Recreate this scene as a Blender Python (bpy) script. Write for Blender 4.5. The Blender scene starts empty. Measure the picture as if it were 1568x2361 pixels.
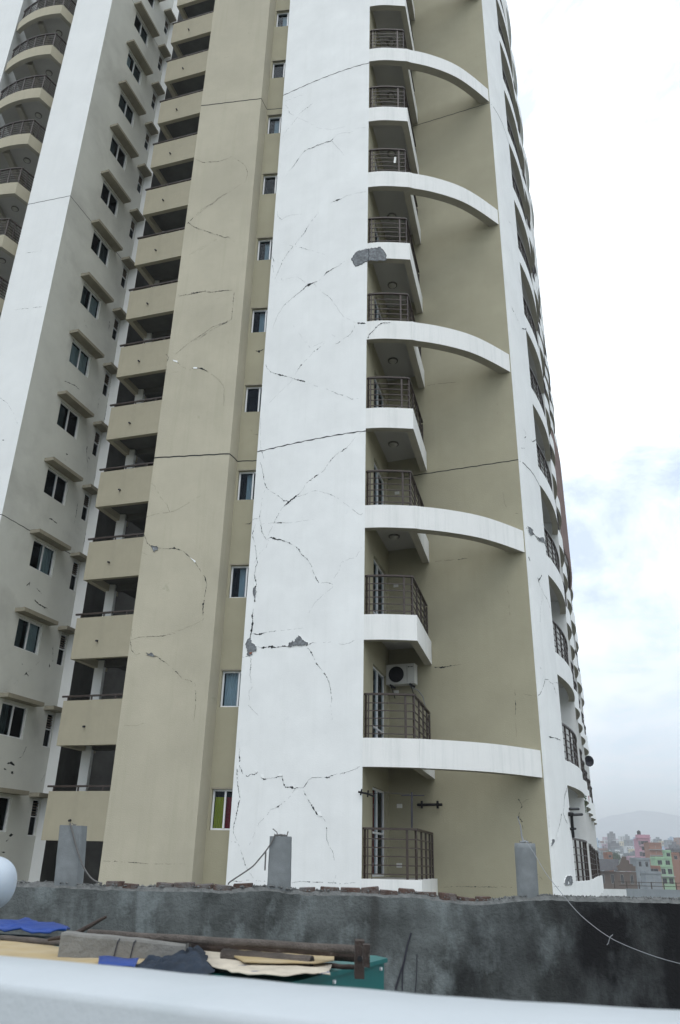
import bpy, math, random
from mathutils import Vector, Matrix, noise as mnoise
random.seed(7)
R = math.radians
sc = bpy.context.scene
# ---------------------------------------------------------------- camera
PITCH, ROLL, FPX, CX, CY = R(24.0), R(1.35), 1813.0, 784.0, 1180.5
fwd = Vector((0, math.cos(PITCH), math.sin(PITCH)))
up0 = Vector((0, -math.sin(PITCH), math.cos(PITCH)))
rt0 = Vector((1, 0, 0))
cr = rt0*math.cos(ROLL) + up0*math.sin(ROLL)
cu = -rt0*math.sin(ROLL) + up0*math.cos(ROLL)
cam = bpy.data.cameras.new('camera'); camo = bpy.data.objects.new('camera', cam)
sc.collection.objects.link(camo); sc.camera = camo
cam.sensor_fit = 'VERTICAL'; cam.sensor_height = 24.0; cam.lens = 24.0*FPX/2361.0
cam.clip_start = 0.05; cam.clip_end = 9000
cam.dof.use_dof = True; cam.dof.focus_distance = 22; cam.dof.aperture_fstop = 3.2
camo.matrix_world = Matrix(((cr.x, cu.x, -fwd.x, 0), (cr.y, cu.y, -fwd.y, 0), (cr.z, cu.z, -fwd.z, 0), (0, 0, 0, 1)))
# ---------------------------------------------------------------- world, sun, exposure
SUN_EL, SUN_AZ = 55.0, 182.0       # azimuth the sun stands at, clockwise from +Y
w = bpy.data.worlds.new('World'); sc.world = w; w.use_nodes = True
nt = w.node_tree; N = nt.nodes; L = nt.links
N.clear()
out = N.new('ShaderNodeOutputWorld'); bg = N.new('ShaderNodeBackground'); bg.inputs[1].default_value = 0.13
sky = N.new('ShaderNodeTexSky'); sky.sky_type = 'NISHITA'; sky.sun_disc = False
sky.sun_elevation = R(SUN_EL); sky.sun_rotation = R(SUN_AZ); sky.altitude = 1300; sky.dust_density = 2.5; sky.air_density = 1.0
tc = N.new('ShaderNodeTexCoord'); mp = N.new('ShaderNodeMapping'); mp.inputs['Scale'].default_value = (1.0, 1.0, 2.6)
mp.inputs['Location'].default_value = (3.1, 0.7, 1.3)
n1 = N.new('ShaderNodeTexNoise'); n1.inputs['Scale'].default_value = 2.3; n1.inputs['Detail'].default_value = 9; n1.inputs['Roughness'].default_value = 0.62
n1.inputs['Distortion'].default_value = 0.5
rmp = N.new('ShaderNodeValToRGB'); rmp.color_ramp.elements[0].position = 0.40; rmp.color_ramp.elements[0].color = (.45, .45, .45, 1)
rmp.color_ramp.elements[1].position = 0.55; rmp.color_ramp.elements[1].color = (1, 1, 1, 1)
n2 = N.new('ShaderNodeTexNoise'); n2.inputs['Scale'].default_value = 1.1; n2.inputs['Detail'].default_value = 5
cr2 = N.new('ShaderNodeValToRGB'); cr2.color_ramp.elements[0].position = 0.3; cr2.color_ramp.elements[0].color = (5.5, 6.3, 7.1, 1)
cr2.color_ramp.elements[1].position = 0.7; cr2.color_ramp.elements[1].color = (7.9, 8.25, 8.35, 1)
mx = N.new('ShaderNodeMix'); mx.data_type = 'RGBA'
L.new(tc.outputs['Generated'], mp.inputs['Vector']); L.new(mp.outputs[0], n1.inputs['Vector']); L.new(mp.outputs[0], n2.inputs['Vector'])
L.new(n1.outputs['Fac'], rmp.inputs[0]); L.new(n2.outputs['Fac'], cr2.inputs[0])
L.new(rmp.outputs[0], mx.inputs[0]); L.new(sky.outputs[0], mx.inputs[6]); L.new(cr2.outputs[0], mx.inputs[7])
sz = N.new('ShaderNodeSeparateXYZ'); L.new(tc.outputs['Generated'], sz.inputs[0])
gr_ = N.new('ShaderNodeMapRange'); gr_.inputs[1].default_value = 0.02; gr_.inputs[2].default_value = 1.0; gr_.inputs[3].default_value = 1.25; gr_.inputs[4].default_value = 1.75; L.new(sz.outputs[2], gr_.inputs[0])
vm = N.new('ShaderNodeVectorMath'); vm.operation = 'SCALE'; L.new(mx.outputs[2], vm.inputs[0]); L.new(gr_.outputs[0], vm.inputs['Scale'])   # an overcast sky is brightest overhead
L.new(vm.outputs[0], bg.inputs[0]); L.new(bg.outputs[0], out.inputs[0])
sl = bpy.data.lights.new('sun', 'SUN'); sl.energy = 0.7; sl.angle = R(40); sl.color = (1, .97, .92)
so = bpy.data.objects.new('sun', sl); sc.collection.objects.link(so)
sd = Vector((math.sin(R(SUN_AZ))*math.cos(R(SUN_EL)), math.cos(R(SUN_AZ))*math.cos(R(SUN_EL)), math.sin(R(SUN_EL))))
so.rotation_euler = (-sd).to_track_quat('-Z', 'Y').to_euler(); so.location = (0, -20, 60)
sc.view_settings.view_transform = 'Standard'; sc.view_settings.look = 'None'
sc.view_settings.exposure = 0.2; sc.view_settings.gamma = 1
sc.cycles.max_bounces = 6; sc.cycles.volume_bounces = 0; sc.cycles.transparent_max_bounces = 8

# ---------------------------------------------------------------- pixel helpers (photo width 1568)
def ray(x, y): return (cr*(x-CX) - cu*(y-CY) + fwd*FPX)
def at(x, y, Y):
    v = ray(x, y); return v*(Y/v.y)
def azt(x, y):
    v = ray(x, y); h = math.hypot(v.x, v.y); return v.x/v.y, v.z/h
def cropf(x0, y0, s): return lambda X, Y: ((x0+X*s)*.734, (y0+Y*s)*.734)
def hit(px, py, poly):
    """surface point on the vertical wall over plan polyline -> (s, z)"""
    v = ray(px, py); d = Vector((v.x, v.y)); s = 0; best = None
    n = len(poly)
    for i in range(n-1):
        a = Vector(poly[i][:2]); b = Vector(poly[i+1][:2]); e = b-a; l = e.length
        den = d.x*e.y - d.y*e.x
        if abs(den) > 1e-9:
            t = (a.x*e.y - a.y*e.x)/den; u = (a.x*d.y - a.y*d.x)/den
            lo = -5 if i == 0 else -1e-6; hi = 6 if i == n-2 else 1+1e-6
            if t > 0 and lo <= u <= hi:
                if best is None or (0 <= u <= 1 and not (0 <= best[2] <= 1)): best = (s+u*l, v.z*t, u)
        s += l
    return best[0], best[1]
def on(poly, s, off=0.0):
    """plan point at arclength s, offset towards the camera side"""
    acc = 0; n = len(poly)
    for i in range(n-1):
        a = Vector(poly[i][:2]); b = Vector(poly[i+1][:2]); l = (b-a).length
        if s <= acc+l or i == n-2:
            e = (b-a)/l; p = a+e*(s-acc); nn = Vector((e.y, -e.x)); return p+nn*off
        acc += l
def plen(poly): return sum((Vector(poly[i+1][:2])-Vector(poly[i][:2])).length for i in range(len(poly)-1))
def smooth(pts, n=6):
    P = [Vector(p) for p in pts]; o = []
    for i in range(len(P)-1):
        p0 = P[max(i-1, 0)]; p1 = P[i]; p2 = P[i+1]; p3 = P[min(i+2, len(P)-1)]
        for k in range(n):
            t = k/n
            o.append(0.5*((2*p1)+(p2-p0)*t+(2*p0-5*p1+4*p2-p3)*t*t+(3*p1-p0-3*p2+p3)*t**3))
    o.append(P[-1]); return [tuple(q) for q in o]
def arc(a, b, bulge, n=14):
    a = Vector(a); b = Vector(b); e = b-a; nn = Vector((e.y, -e.x)).normalized()
    return [tuple(a+e*(k/n)+nn*(bulge*4*(k/n)*(1-k/n))) for k in range(n+1)]

# ---------------------------------------------------------------- materials
M = {}
def mat(name, col, rough=.8, var=.0, scale=2.0, bump=0.0, bscale=60, spec=.3, metal=0, col2=None, streak=None, patch=None, thr=(.45, .62)):
    m = bpy.data.materials.new(name); m.use_nodes = True; nt = m.node_tree; N = nt.nodes; L = nt.links
    b = N['Principled BSDF']; b.inputs['Roughness'].default_value = rough; b.inputs['Metallic'].default_value = metal
    b.inputs['Specular IOR Level'].default_value = spec; b.inputs['Base Color'].default_value = (*col, 1)
    tc = N.new('ShaderNodeTexCoord'); cur = None
    def mix(fac, a, c):
        x = N.new('ShaderNodeMix'); x.data_type = 'RGBA'; L.new(fac, x.inputs[0])
        if isinstance(a, tuple): x.inputs[6].default_value = (*a, 1)
        else: L.new(a, x.inputs[6])
        x.inputs[7].default_value = (*c, 1); return x.outputs[2]
    def nz(sc_, det=6, rough_=.6, vs=None, dist=0):
        n = N.new('ShaderNodeTexNoise'); n.inputs['Scale'].default_value = sc_; n.inputs['Detail'].default_value = det
        n.inputs['Roughness'].default_value = rough_; n.inputs['Distortion'].default_value = dist
        if vs:
            q = N.new('ShaderNodeMapping'); q.inputs['Scale'].default_value = vs; L.new(tc.outputs['Object'], q.inputs[0]); L.new(q.outputs[0], n.inputs['Vector'])
        else: L.new(tc.outputs['Object'], n.inputs['Vector'])
        return n.outputs['Fac']
    def rampf(f, a, b_, v0=0., v1=1.):
        r = N.new('ShaderNodeMapRange'); r.inputs[1].default_value = a; r.inputs[2].default_value = b_; r.inputs[3].default_value = v0; r.inputs[4].default_value = v1
        L.new(f, r.inputs[0]); return r.outputs[0]
    cur = col
    if var:
        cur = mix(rampf(nz(scale, 7, .65), .3, .72), tuple(c*(1+var*.5) for c in col), tuple(c*(1-var) for c in (col2 or col)))
        cur = mix(rampf(nz(scale*.28, 4), .52, .75, 0, .6), cur, tuple(c*(1-var*1.3) for c in (col2 or col)))
    if streak:
        cur = mix(rampf(nz(1.0, 5, .7, vs=(4.5, 4.5, .22)), .5, .78, 0, streak[0]), cur, streak[1])
    if patch:
        cur = mix(rampf(nz(patch[0], 8, .65, dist=.4), thr[0], thr[1], 0, patch[2]), cur, patch[1])
    if not isinstance(cur, tuple): L.new(cur, b.inputs['Base Color'])
    if bump:
        bp = N.new('ShaderNodeBump'); bp.inputs['Strength'].default_value = bump; bp.inputs['Distance'].default_value = .02
        L.new(nz(bscale, 4), bp.inputs['Height']); L.new(bp.outputs[0], b.inputs['Normal'])
    M[name] = m; return m
mat('white', (.80, .81, .80), .75, .075, .9, .15, 30, streak=(.35, (.68, .69, .67)), patch=(1.5, (.66, .68, .68), .3), thr=(.66, .71))
mat('white_beam', (.80, .80, .78), .75, .06, 1.2, .15, 30, streak=(.55, (.55, .58, .56)))
mat('white_wing', (.78, .79, .78), .75, .06, .6, .15, 30, streak=(.3, (.66, .68, .67)))
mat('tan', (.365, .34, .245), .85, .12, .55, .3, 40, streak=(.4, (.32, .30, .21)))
mat('tan_wall', (.455, .42, .325), .85, .14, .5, .3, 40, streak=(.45, (.355, .335, .245)), patch=(1.3, (.31, .295, .22), .4), thr=(.66, .70))
mat('beige', (.42, .385, .29), .85, .10, 1.0, .25, 40, streak=(.45, (.34, .32, .24)))
mat('lintel', (.31, .285, .22), .9, .2, 3.0, .4, 40, streak=(.5, (.20, .18, .14)))
mat('grey_wall', (.64, .645, .60), .85, .1, .7, .25, 40, patch=(.35, (.36, .355, .33), .6), thr=(.5, .75))
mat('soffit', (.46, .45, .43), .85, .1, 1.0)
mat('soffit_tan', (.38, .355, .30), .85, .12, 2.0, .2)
mat('crack', (.025, .028, .03), .95)
mat('joint', (.05, .048, .042), .95)
mat('cement', (.25, .265, .28), .95, .6, 16.0, 1.0, 60, patch=(9, (.12, .125, .13), .6), thr=(.5, .6))
mat('cement_line', (.30, .31, .31), .95, .2, 6.0)
mat('flake', (.86, .87, .86), .7)
mat('brick', (.28, .10, .06), .9, .3, 10)
mat('rail', (.048, .034, .028), .45, .2, 8, spec=.4)
mat('rail_light', (.16, .125, .095), .5, .2, 8, spec=.4)
mat('frame', (.75, .76, .77), .4, .05, 5, spec=.5)
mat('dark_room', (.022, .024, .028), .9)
mat('room_wall', (.10, .10, .10), .9, .2, 1.5)
mat('stair_shaded', (.13, .13, .125), .9, .3, 1.2)  # dark grey has the stair interior's shade put into the colour
mat('curtain', (.62, .68, .74), .9, .1, 4)
mat('curtain_dark', (.12, .14, .15), .9, .1, 4)
mat('curtain_yellow', (.50, .47, .04), .8)
mat('curtain_red', (.33, .01, .02), .8)
mat('lamp_glass', (.45, .44, .40), .4)
mat('lamp_ring', (.12, .11, .10), .5)
mat('louvre', (.26, .20, .19), .8, .2, 3)
mat('concrete', (.20, .215, .22), .92, .25, 5, .25, 90, patch=(1.6, (.15, .165, .17), .7))
mat('mortar', (.16, .165, .16), .98, .4, 14, 1.0, 40)
mat('ledge', (.47, .50, .52), .7, .05, 3, .12, 60, patch=(3.2, (.42, .46, .475), .45), thr=(.52, .68), streak=(.3, (.45, .48, .49)))
mat('tank', (.47, .52, .57), .45, .06, 3, spec=.5, patch=(7, (.40, .48, .58), .45))
mat('teal', (.008, .13, .125), .4, .15, 6, spec=.5)
mat('tarp_blue', (.012, .05, .25), .5, .25, 9, spec=.4)
mat('cloth', (.018, .028, .045), .85, .4, 8)
mat('plywood', (.42, .32, .17), .75, .2, 3, patch=(5, (.40, .34, .25), .6), thr=(.42, .7))
mat('sheet', (.52, .46, .37), .8, .25, 7, .3, 40, patch=(11, (.05, .07, .16), .8), thr=(.60, .64))
mat('rust', (.050, .036, .030), .7, .45, 14, .4, 80, patch=(16, (.20, .18, .16), .7), thr=(.58, .68))
mat('rust_pale', (.125, .105, .092), .75, .35, 20, .8, 120)
mat('timber', (.20, .195, .18), .9, .25, 7, .6, 30, streak=(.5, (.12, .11, .10)))
mat('rope', (.13, .125, .12), .9)
mat('rope_pale', (.24, .25, .26), .9)
mat('ac_white', (.54, .54, .51), .5, .05, 4)
mat('black', (.012, .012, .014), .6)
mat('steel_dark', (.03, .03, .04), .5)
mat('plate', (.75, .75, .72), .5)
mat('ground', (.12, .12, .09), .95, .4, .05)
mat('hill_hazed', (.36, .42, .46), .95, .3, .01)  # paled towards blue-grey: part of the distance haze is in this colour
mat('leaf', (.03, .07, .02), .8, .4, 5)
mat('red_cloth', (.30, .04, .05), .8)
# glass: thin pane, partly see-through with a mirror-like reflection
g = bpy.data.materials.new('glass'); g.use_nodes = True; nt = g.node_tree; nt.nodes.clear()
o_ = nt.nodes.new('ShaderNodeOutputMaterial'); ms = nt.nodes.new('ShaderNodeMixShader'); tr = nt.nodes.new('ShaderNodeBsdfTransparent'); gl = nt.nodes.new('ShaderNodeBsdfGlossy')
fr = nt.nodes.new('ShaderNodeFresnel'); fr.inputs[0].default_value = 1.35; gl.inputs['Roughness'].default_value = .03; gl.inputs['Color'].default_value = (.42, .47, .52, 1); tr.inputs[0].default_value = (.62, .72, .75, 1)
nt.links.new(fr.outputs[0], ms.inputs[0]); nt.links.new(tr.outputs[0], ms.inputs[1]); nt.links.new(gl.outputs[0], ms.inputs[2]); nt.links.new(ms.outputs[0], o_.inputs[0]); M['glass'] = g
# parapet wall of cement plaster, black mould spreading over its right-hand end
def mould_mat():
    m = mat('parapet_cement', (.155, .165, .165), .95, .0, 3, .9, 26); nt = m.node_tree; N = nt.nodes; L = nt.links; b = N['Principled BSDF']
    tc = N.new('ShaderNodeTexCoord'); sx = N.new('ShaderNodeSeparateXYZ'); L.new(tc.outputs['Object'], sx.inputs[0])
    def nz(s, vs=(1, 1, 1), det=8, r=.65):
        q = N.new('ShaderNodeMapping'); q.inputs['Scale'].default_value = vs; L.new(tc.outputs['Object'], q.inputs[0])
        n = N.new('ShaderNodeTexNoise'); n.inputs['Scale'].default_value = s; n.inputs['Detail'].default_value = det; n.inputs['Roughness'].default_value = r; L.new(q.outputs[0], n.inputs['Vector']); return n.outputs['Fac']
    def ma(op, a, b_):
        x = N.new('ShaderNodeMath'); x.operation = op
        for i, v in enumerate((a, b_)):
            if isinstance(v, (int, float)): x.inputs[i].default_value = v
            else: L.new(v, x.inputs[i])
        return x.outputs[0]
    def mr(f, a, b_, c=0., d=1.):
        r = N.new('ShaderNodeMapRange'); r.inputs[1].default_value = a; r.inputs[2].default_value = b_; r.inputs[3].default_value = c; r.inputs[4].default_value = d; L.new(f, r.inputs[0]); return r.outputs[0]
    def mix(f, a, c):
        x = N.new('ShaderNodeMix'); x.data_type = 'RGBA'; L.new(f, x.inputs[0])
        if isinstance(a, tuple): x.inputs[6].default_value = (*a, 1)
        else: L.new(a, x.inputs[6])
        x.inputs[7].default_value = (*c, 1); return x.outputs[2]
    c = mix(mr(nz(1.3), .40, .60), (.125, .137, .135), (.045, .049, .047))
    c = mix(mr(nz(2.6, (1, 1, .55)), .50, .64, 0, .7), c, (.205, .23, .23))
    c = mix(mr(nz(1.1, (3, 1, .25)), .55, .7, 0, .7), c, (.045, .045, .043))
    f = ma('ADD', mr(sx.outputs[0], -0.2, 4.0, -.30, .40), mr(nz(.9, (1.2, 1, .7)), 0, 1, -.1, 1.1))
    c = mix(mr(f, .50, .86), c, (.009, .009, .010))
    L.new(c, b.inputs['Base Color'])
mould_mat()

# ---------------------------------------------------------------- mesh builder
WL = {}
class MB:
    def __init__(s): s.v = []; s.f = []; s.m = []
    def face(s, pts, mi=0):
        k = len(s.v); s.v += [tuple(p) for p in pts]; s.f.append(tuple(range(k, k+len(pts)))); s.m.append(mi)
    def hexa(s, p, mi=0):   # p: 4 bottom (ccw from above) + 4 top
        k = len(s.v); s.v += [tuple(q) for q in p]
        for f in ((3, 2, 1, 0), (4, 5, 6, 7), (0, 1, 5, 4), (1, 2, 6, 5), (2, 3, 7, 6), (3, 0, 4, 7)): s.f.append(tuple(k+i for i in f)); s.m.append(mi)
    def box(s, x0, y0, z0, x1, y1, z1, mi=0):
        s.hexa([(x0, y0, z0), (x1, y0, z0), (x1, y1, z0), (x0, y1, z0), (x0, y0, z1), (x1, y0, z1), (x1, y1, z1), (x0, y1, z1)], mi)
    def obox(s, a, b, w, z0, z1, mi=0, side=0):
        """box along plan segment a-b; width w centred (side 0) or away from camera side (1) / towards it (-1)"""
        a = Vector(a[:2]); b = Vector(b[:2]); e = (b-a).normalized(); n = Vector((-e.y, e.x))
        lo, hi = {0: (-w/2, w/2), 1: (0, w), -1: (-w, 0)}[side]
        p = [a+n*lo, b+n*lo, b+n*hi, a+n*hi]
        s.hexa([(q.x, q.y, z0) for q in p]+[(q.x, q.y, z1) for q in p], mi)
    def prism(s, poly, z0, z1, mi=0, mt=None, mb=None):
        k = len(s.v); n = len(poly); s.v += [(p[0], p[1], z0) for p in poly]+[(p[0], p[1], z1) for p in poly]
        ar = sum(poly[i][0]*poly[(i+1) % n][1]-poly[(i+1) % n][0]*poly[i][1] for i in range(n))
        idx = list(range(n)) if ar > 0 else list(range(n))[::-1]
        s.f.append(tuple(k+i for i in idx[::-1])); s.m.append(mi if mb is None else mb)
        s.f.append(tuple(k+n+i for i in idx)); s.m.append(mi if mt is None else mt)
        for j in range(n):
            a, b = idx[j], idx[(j+1) % n]; s.f.append((k+a, k+b, k+n+b, k+n+a)); s.m.append(mi)
    def band(s, path, w, z0, z1, mi=0, mb=None):
        """solid strip following plan path, thickness w away from the camera side"""
        P = [Vector(p[:2]) for p in path]; n = len(P); off = []
        for i in range(n):
            e1 = (P[i]-P[i-1]).normalized() if i else (P[1]-P[0]).normalized()
            e2 = (P[i+1]-P[i]).normalized() if i < n-1 else e1
            b = (e1+e2).normalized(); c = max(.35, b.dot(e1)); off.append(P[i]+Vector((-b.y, b.x))*(w/c))
        s.prism([tuple(p) for p in P]+[tuple(p) for p in off[::-1]], z0, z1, mi, None, mb)
    def tube(s, pts, r, mi=0, n=8, caps=True):
        P = [Vector(p) for p in pts]; rr = r if isinstance(r, (list, tuple)) else [r]*len(P); k0 = len(s.v)
        prev = None
        for i, p in enumerate(P):
            d = (P[min(i+1, len(P)-1)]-P[max(i-1, 0)]).normalized()
            if prev is None: a = d.orthogonal().normalized()
            else: a = (prev-d*prev.dot(d)).normalized()
            prev = a; b = d.cross(a)
            for j in range(n):
                t = 2*math.pi*j/n; s.v.append(tuple(p+(a*math.cos(t)+b*math.sin(t))*rr[i]))
        for i in range(len(P)-1):
            for j in range(n):
                q = k0+i*n; s.f.append((q+j, q+(j+1) % n, q+n+(j+1) % n, q+n+j)); s.m.append(mi)
        if caps:
            s.f.append(tuple(k0+j for j in range(n))[::-1]); s.m.append(mi); s.f.append(tuple(k0+(len(P)-1)*n+j for j in range(n))); s.m.append(mi)
    def wall(s, path, z0, z1, holes=(), depth=.12, mi=0, mr=None, zc=()):
        """vertical sheet over plan path, with rectangular holes (s0,s1,za,zb) and reveals"""
        Ltot = plen(path); S = {0.0, Ltot}; Z = {z0, z1}; acc = 0
        for i in range(len(path)-1): acc += (Vector(path[i+1])-Vector(path[i])).length; S.add(min(acc, Ltot))
        for h in holes: S |= {max(0, h[0]), min(Ltot, h[1])}; Z |= {h[2], h[3]}
        S = sorted(S); Z = sorted(z for z in Z if z0 <= z <= z1)
        S = [a for i, a in enumerate(S) if i == 0 or a-S[i-1] > 1e-5]
        k = len(s.v); nz_ = len(Z)
        for a in S:
            p = on(path, a)
            for z in Z: s.v.append((p.x, p.y, z))
        for i in range(len(S)-1):
            for j in range(nz_-1):
                cs = (S[i]+S[i+1])/2; cz = (Z[j]+Z[j+1])/2
                if any(h[0] < cs < h[1] and h[2] < cz < h[3] for h in holes): continue
                q = k+i*nz_+j; s.f.append((q, q+nz_, q+nz_+1, q+1)); s.m.append(mi)
        for h in holes:
            a = on(path, h[0]); b = on(path, h[1]); c = on(path, h[1], -depth); d = on(path, h[0], -depth); m_ = mi if mr is None else mr
            s.face([(a.x, a.y, h[2]), (b.x, b.y, h[2]), (c.x, c.y, h[2]), (d.x, d.y, h[2])], m_)
            s.face([(a.x, a.y, h[3]), (d.x, d.y, h[3]), (c.x, c.y, h[3]), (b.x, b.y, h[3])], m_)
            s.face([(a.x, a.y, h[2]), (d.x, d.y, h[2]), (d.x, d.y, h[3]), (a.x, a.y, h[3])], m_)
            s.face([(b.x, b.y, h[2]), (b.x, b.y, h[3]), (c.x, c.y, h[3]), (c.x, c.y, h[2])], m_)
    def build(s, name, mats, parent=None, loc=None, smoothsh=False):
        me = bpy.data.meshes.new(name)
        base = Vector(loc) if loc is not None else (WL[parent.name] if parent else Vector((0, 0, 0)))
        me.from_pydata([(v[0]-base.x, v[1]-base.y, v[2]-base.z) for v in s.v], [], s.f)
        for m_ in (mats if isinstance(mats, (list, tuple)) else [mats]): me.materials.append(M[m_])
        me.polygons.foreach_set('material_index', s.m)
        if smoothsh: me.polygons.foreach_set('use_smooth', [True]*len(s.f))
        me.update()
        o = bpy.data.objects.new(name, me); sc.collection.objects.link(o)
        if parent: o.parent = parent; o.location = base - WL[parent.name]
        else: o.location = base
        WL[o.name] = base.copy(); return o
def tag(o, label=None, cat=None, group=None, kind=None):
    if label: o['label'] = label
    if cat: o['category'] = cat
    if group: o['group'] = group
    if kind: o['kind'] = kind
    return o
def empty(name, loc, label, cat, group=None):
    o = bpy.data.objects.new(name, None); sc.collection.objects.link(o); o.location = loc; o.empty_display_size = .2
    WL[o.name] = Vector(loc); return tag(o, label, cat, group)
def children(o): return [c for c in bpy.data.objects if c.parent is o]
def copy_part(o, d, parent=None):
    kids = list(o.children); c = o.copy(); sc.collection.objects.link(c); c.location = o.location+Vector(d) if parent is None else o.location
    if parent is not None: c.parent = parent
    WL[c.name] = WL[o.name]+Vector(d)
    for k in kids: copy_part(k, d, c)
    return c

ZB, ZT = -12.0, 48.0
def zf(k): return -0.32+3.0*k
ZJ = 10.95
JOINTS = (ZJ, ZJ+15, ZJ+30)
# ---------------------------------------------------------------- crack drawing on vertical walls
def crack(mb, poly, cf, pts, mi, wide=1.0, jit=2.3, off=.004, scale=.0036):
    """pts: (X,Y[,w]) in crop pixels; ribbon of varying width laid on the wall"""
    Q = []
    for i, p in enumerate(pts):
        wv = p[2] if len(p) > 2 else 1.6
        if i:
            x0, y0, w0 = last; n = max(1, int(math.hypot(p[0]-x0, p[1]-y0)/6))
            for k in range(1, n+1):
                t = k/n; j = jit if k < n else 0
                Q.append((x0+(p[0]-x0)*t+random.uniform(-j, j), y0+(p[1]-y0)*t+random.uniform(-j, j), (w0+(wv-w0)*t)*(random.uniform(.3, 1.15) if random.random() < .85 else random.uniform(1.4, 2.1))))
        else: Q.append((p[0], p[1], .3))
        last = (p[0], p[1], wv)
    Q[-1] = (Q[-1][0], Q[-1][1], .2)
    SZ = [(*hit(*cf(x, y), poly), w_) for x, y, w_ in Q]
    k = len(mb.v)
    for i, (s_, z, w_) in enumerate(SZ):
        a = SZ[max(i-1, 0)]; b = SZ[min(i+1, len(SZ)-1)]; dx, dz = b[0]-a[0], b[1]-a[1]; l = math.hypot(dx, dz) or 1
        h = max(.0014, (w_*.50 if w_ < 4.5 else w_*.85)*scale*.5*wide); nx, nz_ = -dz/l*h, dx/l*h
        for sg in (1, -1):
            p = on(poly, s_+nx*sg, off); mb.v.append((p.x, p.y, z+nz_*sg))
    gap = 0
    for i in range(len(SZ)-1):
        if gap > 0: gap -= 1; continue
        if SZ[i][2] < 2.6 and random.random() < .14: gap = random.randint(1, 3); continue
        q = k+2*i; mb.f.append((q, q+1, q+3, q+2)); mb.m.append(mi)
def spall(mb, poly, cf, pts, mi, medge, off=.006, jit=5.0, lip=True):
    P = []
    for i in range(len(pts)):
        a = pts[i]; b = pts[(i+1) % len(pts)]; n = max(1, int(math.hypot(a[0]-b[0], a[1]-b[1])/7))
        for k in range(n): t = k/n; P.append((a[0]+(b[0]-a[0])*t+random.uniform(-jit, jit), a[1]+(b[1]-a[1])*t+random.uniform(-jit, jit)))
    def ring(sc_, off_):
        cx = sum(p[0] for p in P)/len(P); cy = sum(p[1] for p in P)/len(P); o = []
        for p in P:
            s_, z = hit(*cf(cx+(p[0]-cx)*sc_, cy+(p[1]-cy)*sc_), poly); q = on(poly, s_, off_); o.append((q.x, q.y, z))
        return o
    mb.face(ring(1.0, off), medge); mb.face(ring(.94, off+.003), mi)  # a dark medge leaves a rim that paints shade inside the broken edge
    if lip and mi == 2 and len(P) > 12:      # broken edge of the plaster standing proud round the hole
        A1, A2 = ring(1.045, .001), ring(1.0, .018); A3 = ring(.985, off); n = len(P)
        for i in range(n):
            j = (i+1) % n; mb.face([A1[i], A1[j], A2[j], A2[i]], 0); mb.face([A2[i], A2[j], A3[j], A3[i]], mi)

# ================================================================ THE TOWER
TW = empty('apartment_tower', (0, 24, ZB), 'tall cracked white and tan apartment tower with curved balconies and arched beams', 'building')
cW3 = cropf(600, 1300, .4464); cW4 = cropf(600, 300, .4464); cW5 = cropf(600, 2000, .4464)
c5 = cropf(1000, 900, .574); c6 = cropf(1000, 1800, .574)
cA = cropf(0, 0, .4592); cB = cropf(0, 1000, .4592); cC = cropf(0, 1900, .4592)
# plan lines (metres, seen from the camera at the origin looking along +Y)
Wp = smooth([(-2.47, 20.40), (-1.47, 19.88), (-.65, 19.50), (.15, 19.18), (.66, 19.02)], 5)
ARC = smooth([(.66, 19.02), (1.0, 18.965), (1.35, 18.95), (2.0, 19.0), (2.81, 19.16), (3.68, 19.47), (4.4, 19.9), (5.28, 20.58)], 5)
Rp = smooth([(5.28, 20.58), (5.42, 20.72), (5.86, 21.39), (6.30, 22.30)], 4)
Cpt = (.66, 19.02); BK = (1.48, 22.0); Dp = (5.22, 20.50)
Tp = [BK, Dp]
Lp = [(.655, 19.025), BK]
P0, P1, P2, P3 = (-5.45, 27.6), (-5.60, 20.92), (-3.30, 20.55), (-3.12, 21.02)
Pp = [P1, P2]; P23 = [P2, P3]; Ep = [P3, (-1.6, 20.83)]

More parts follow.
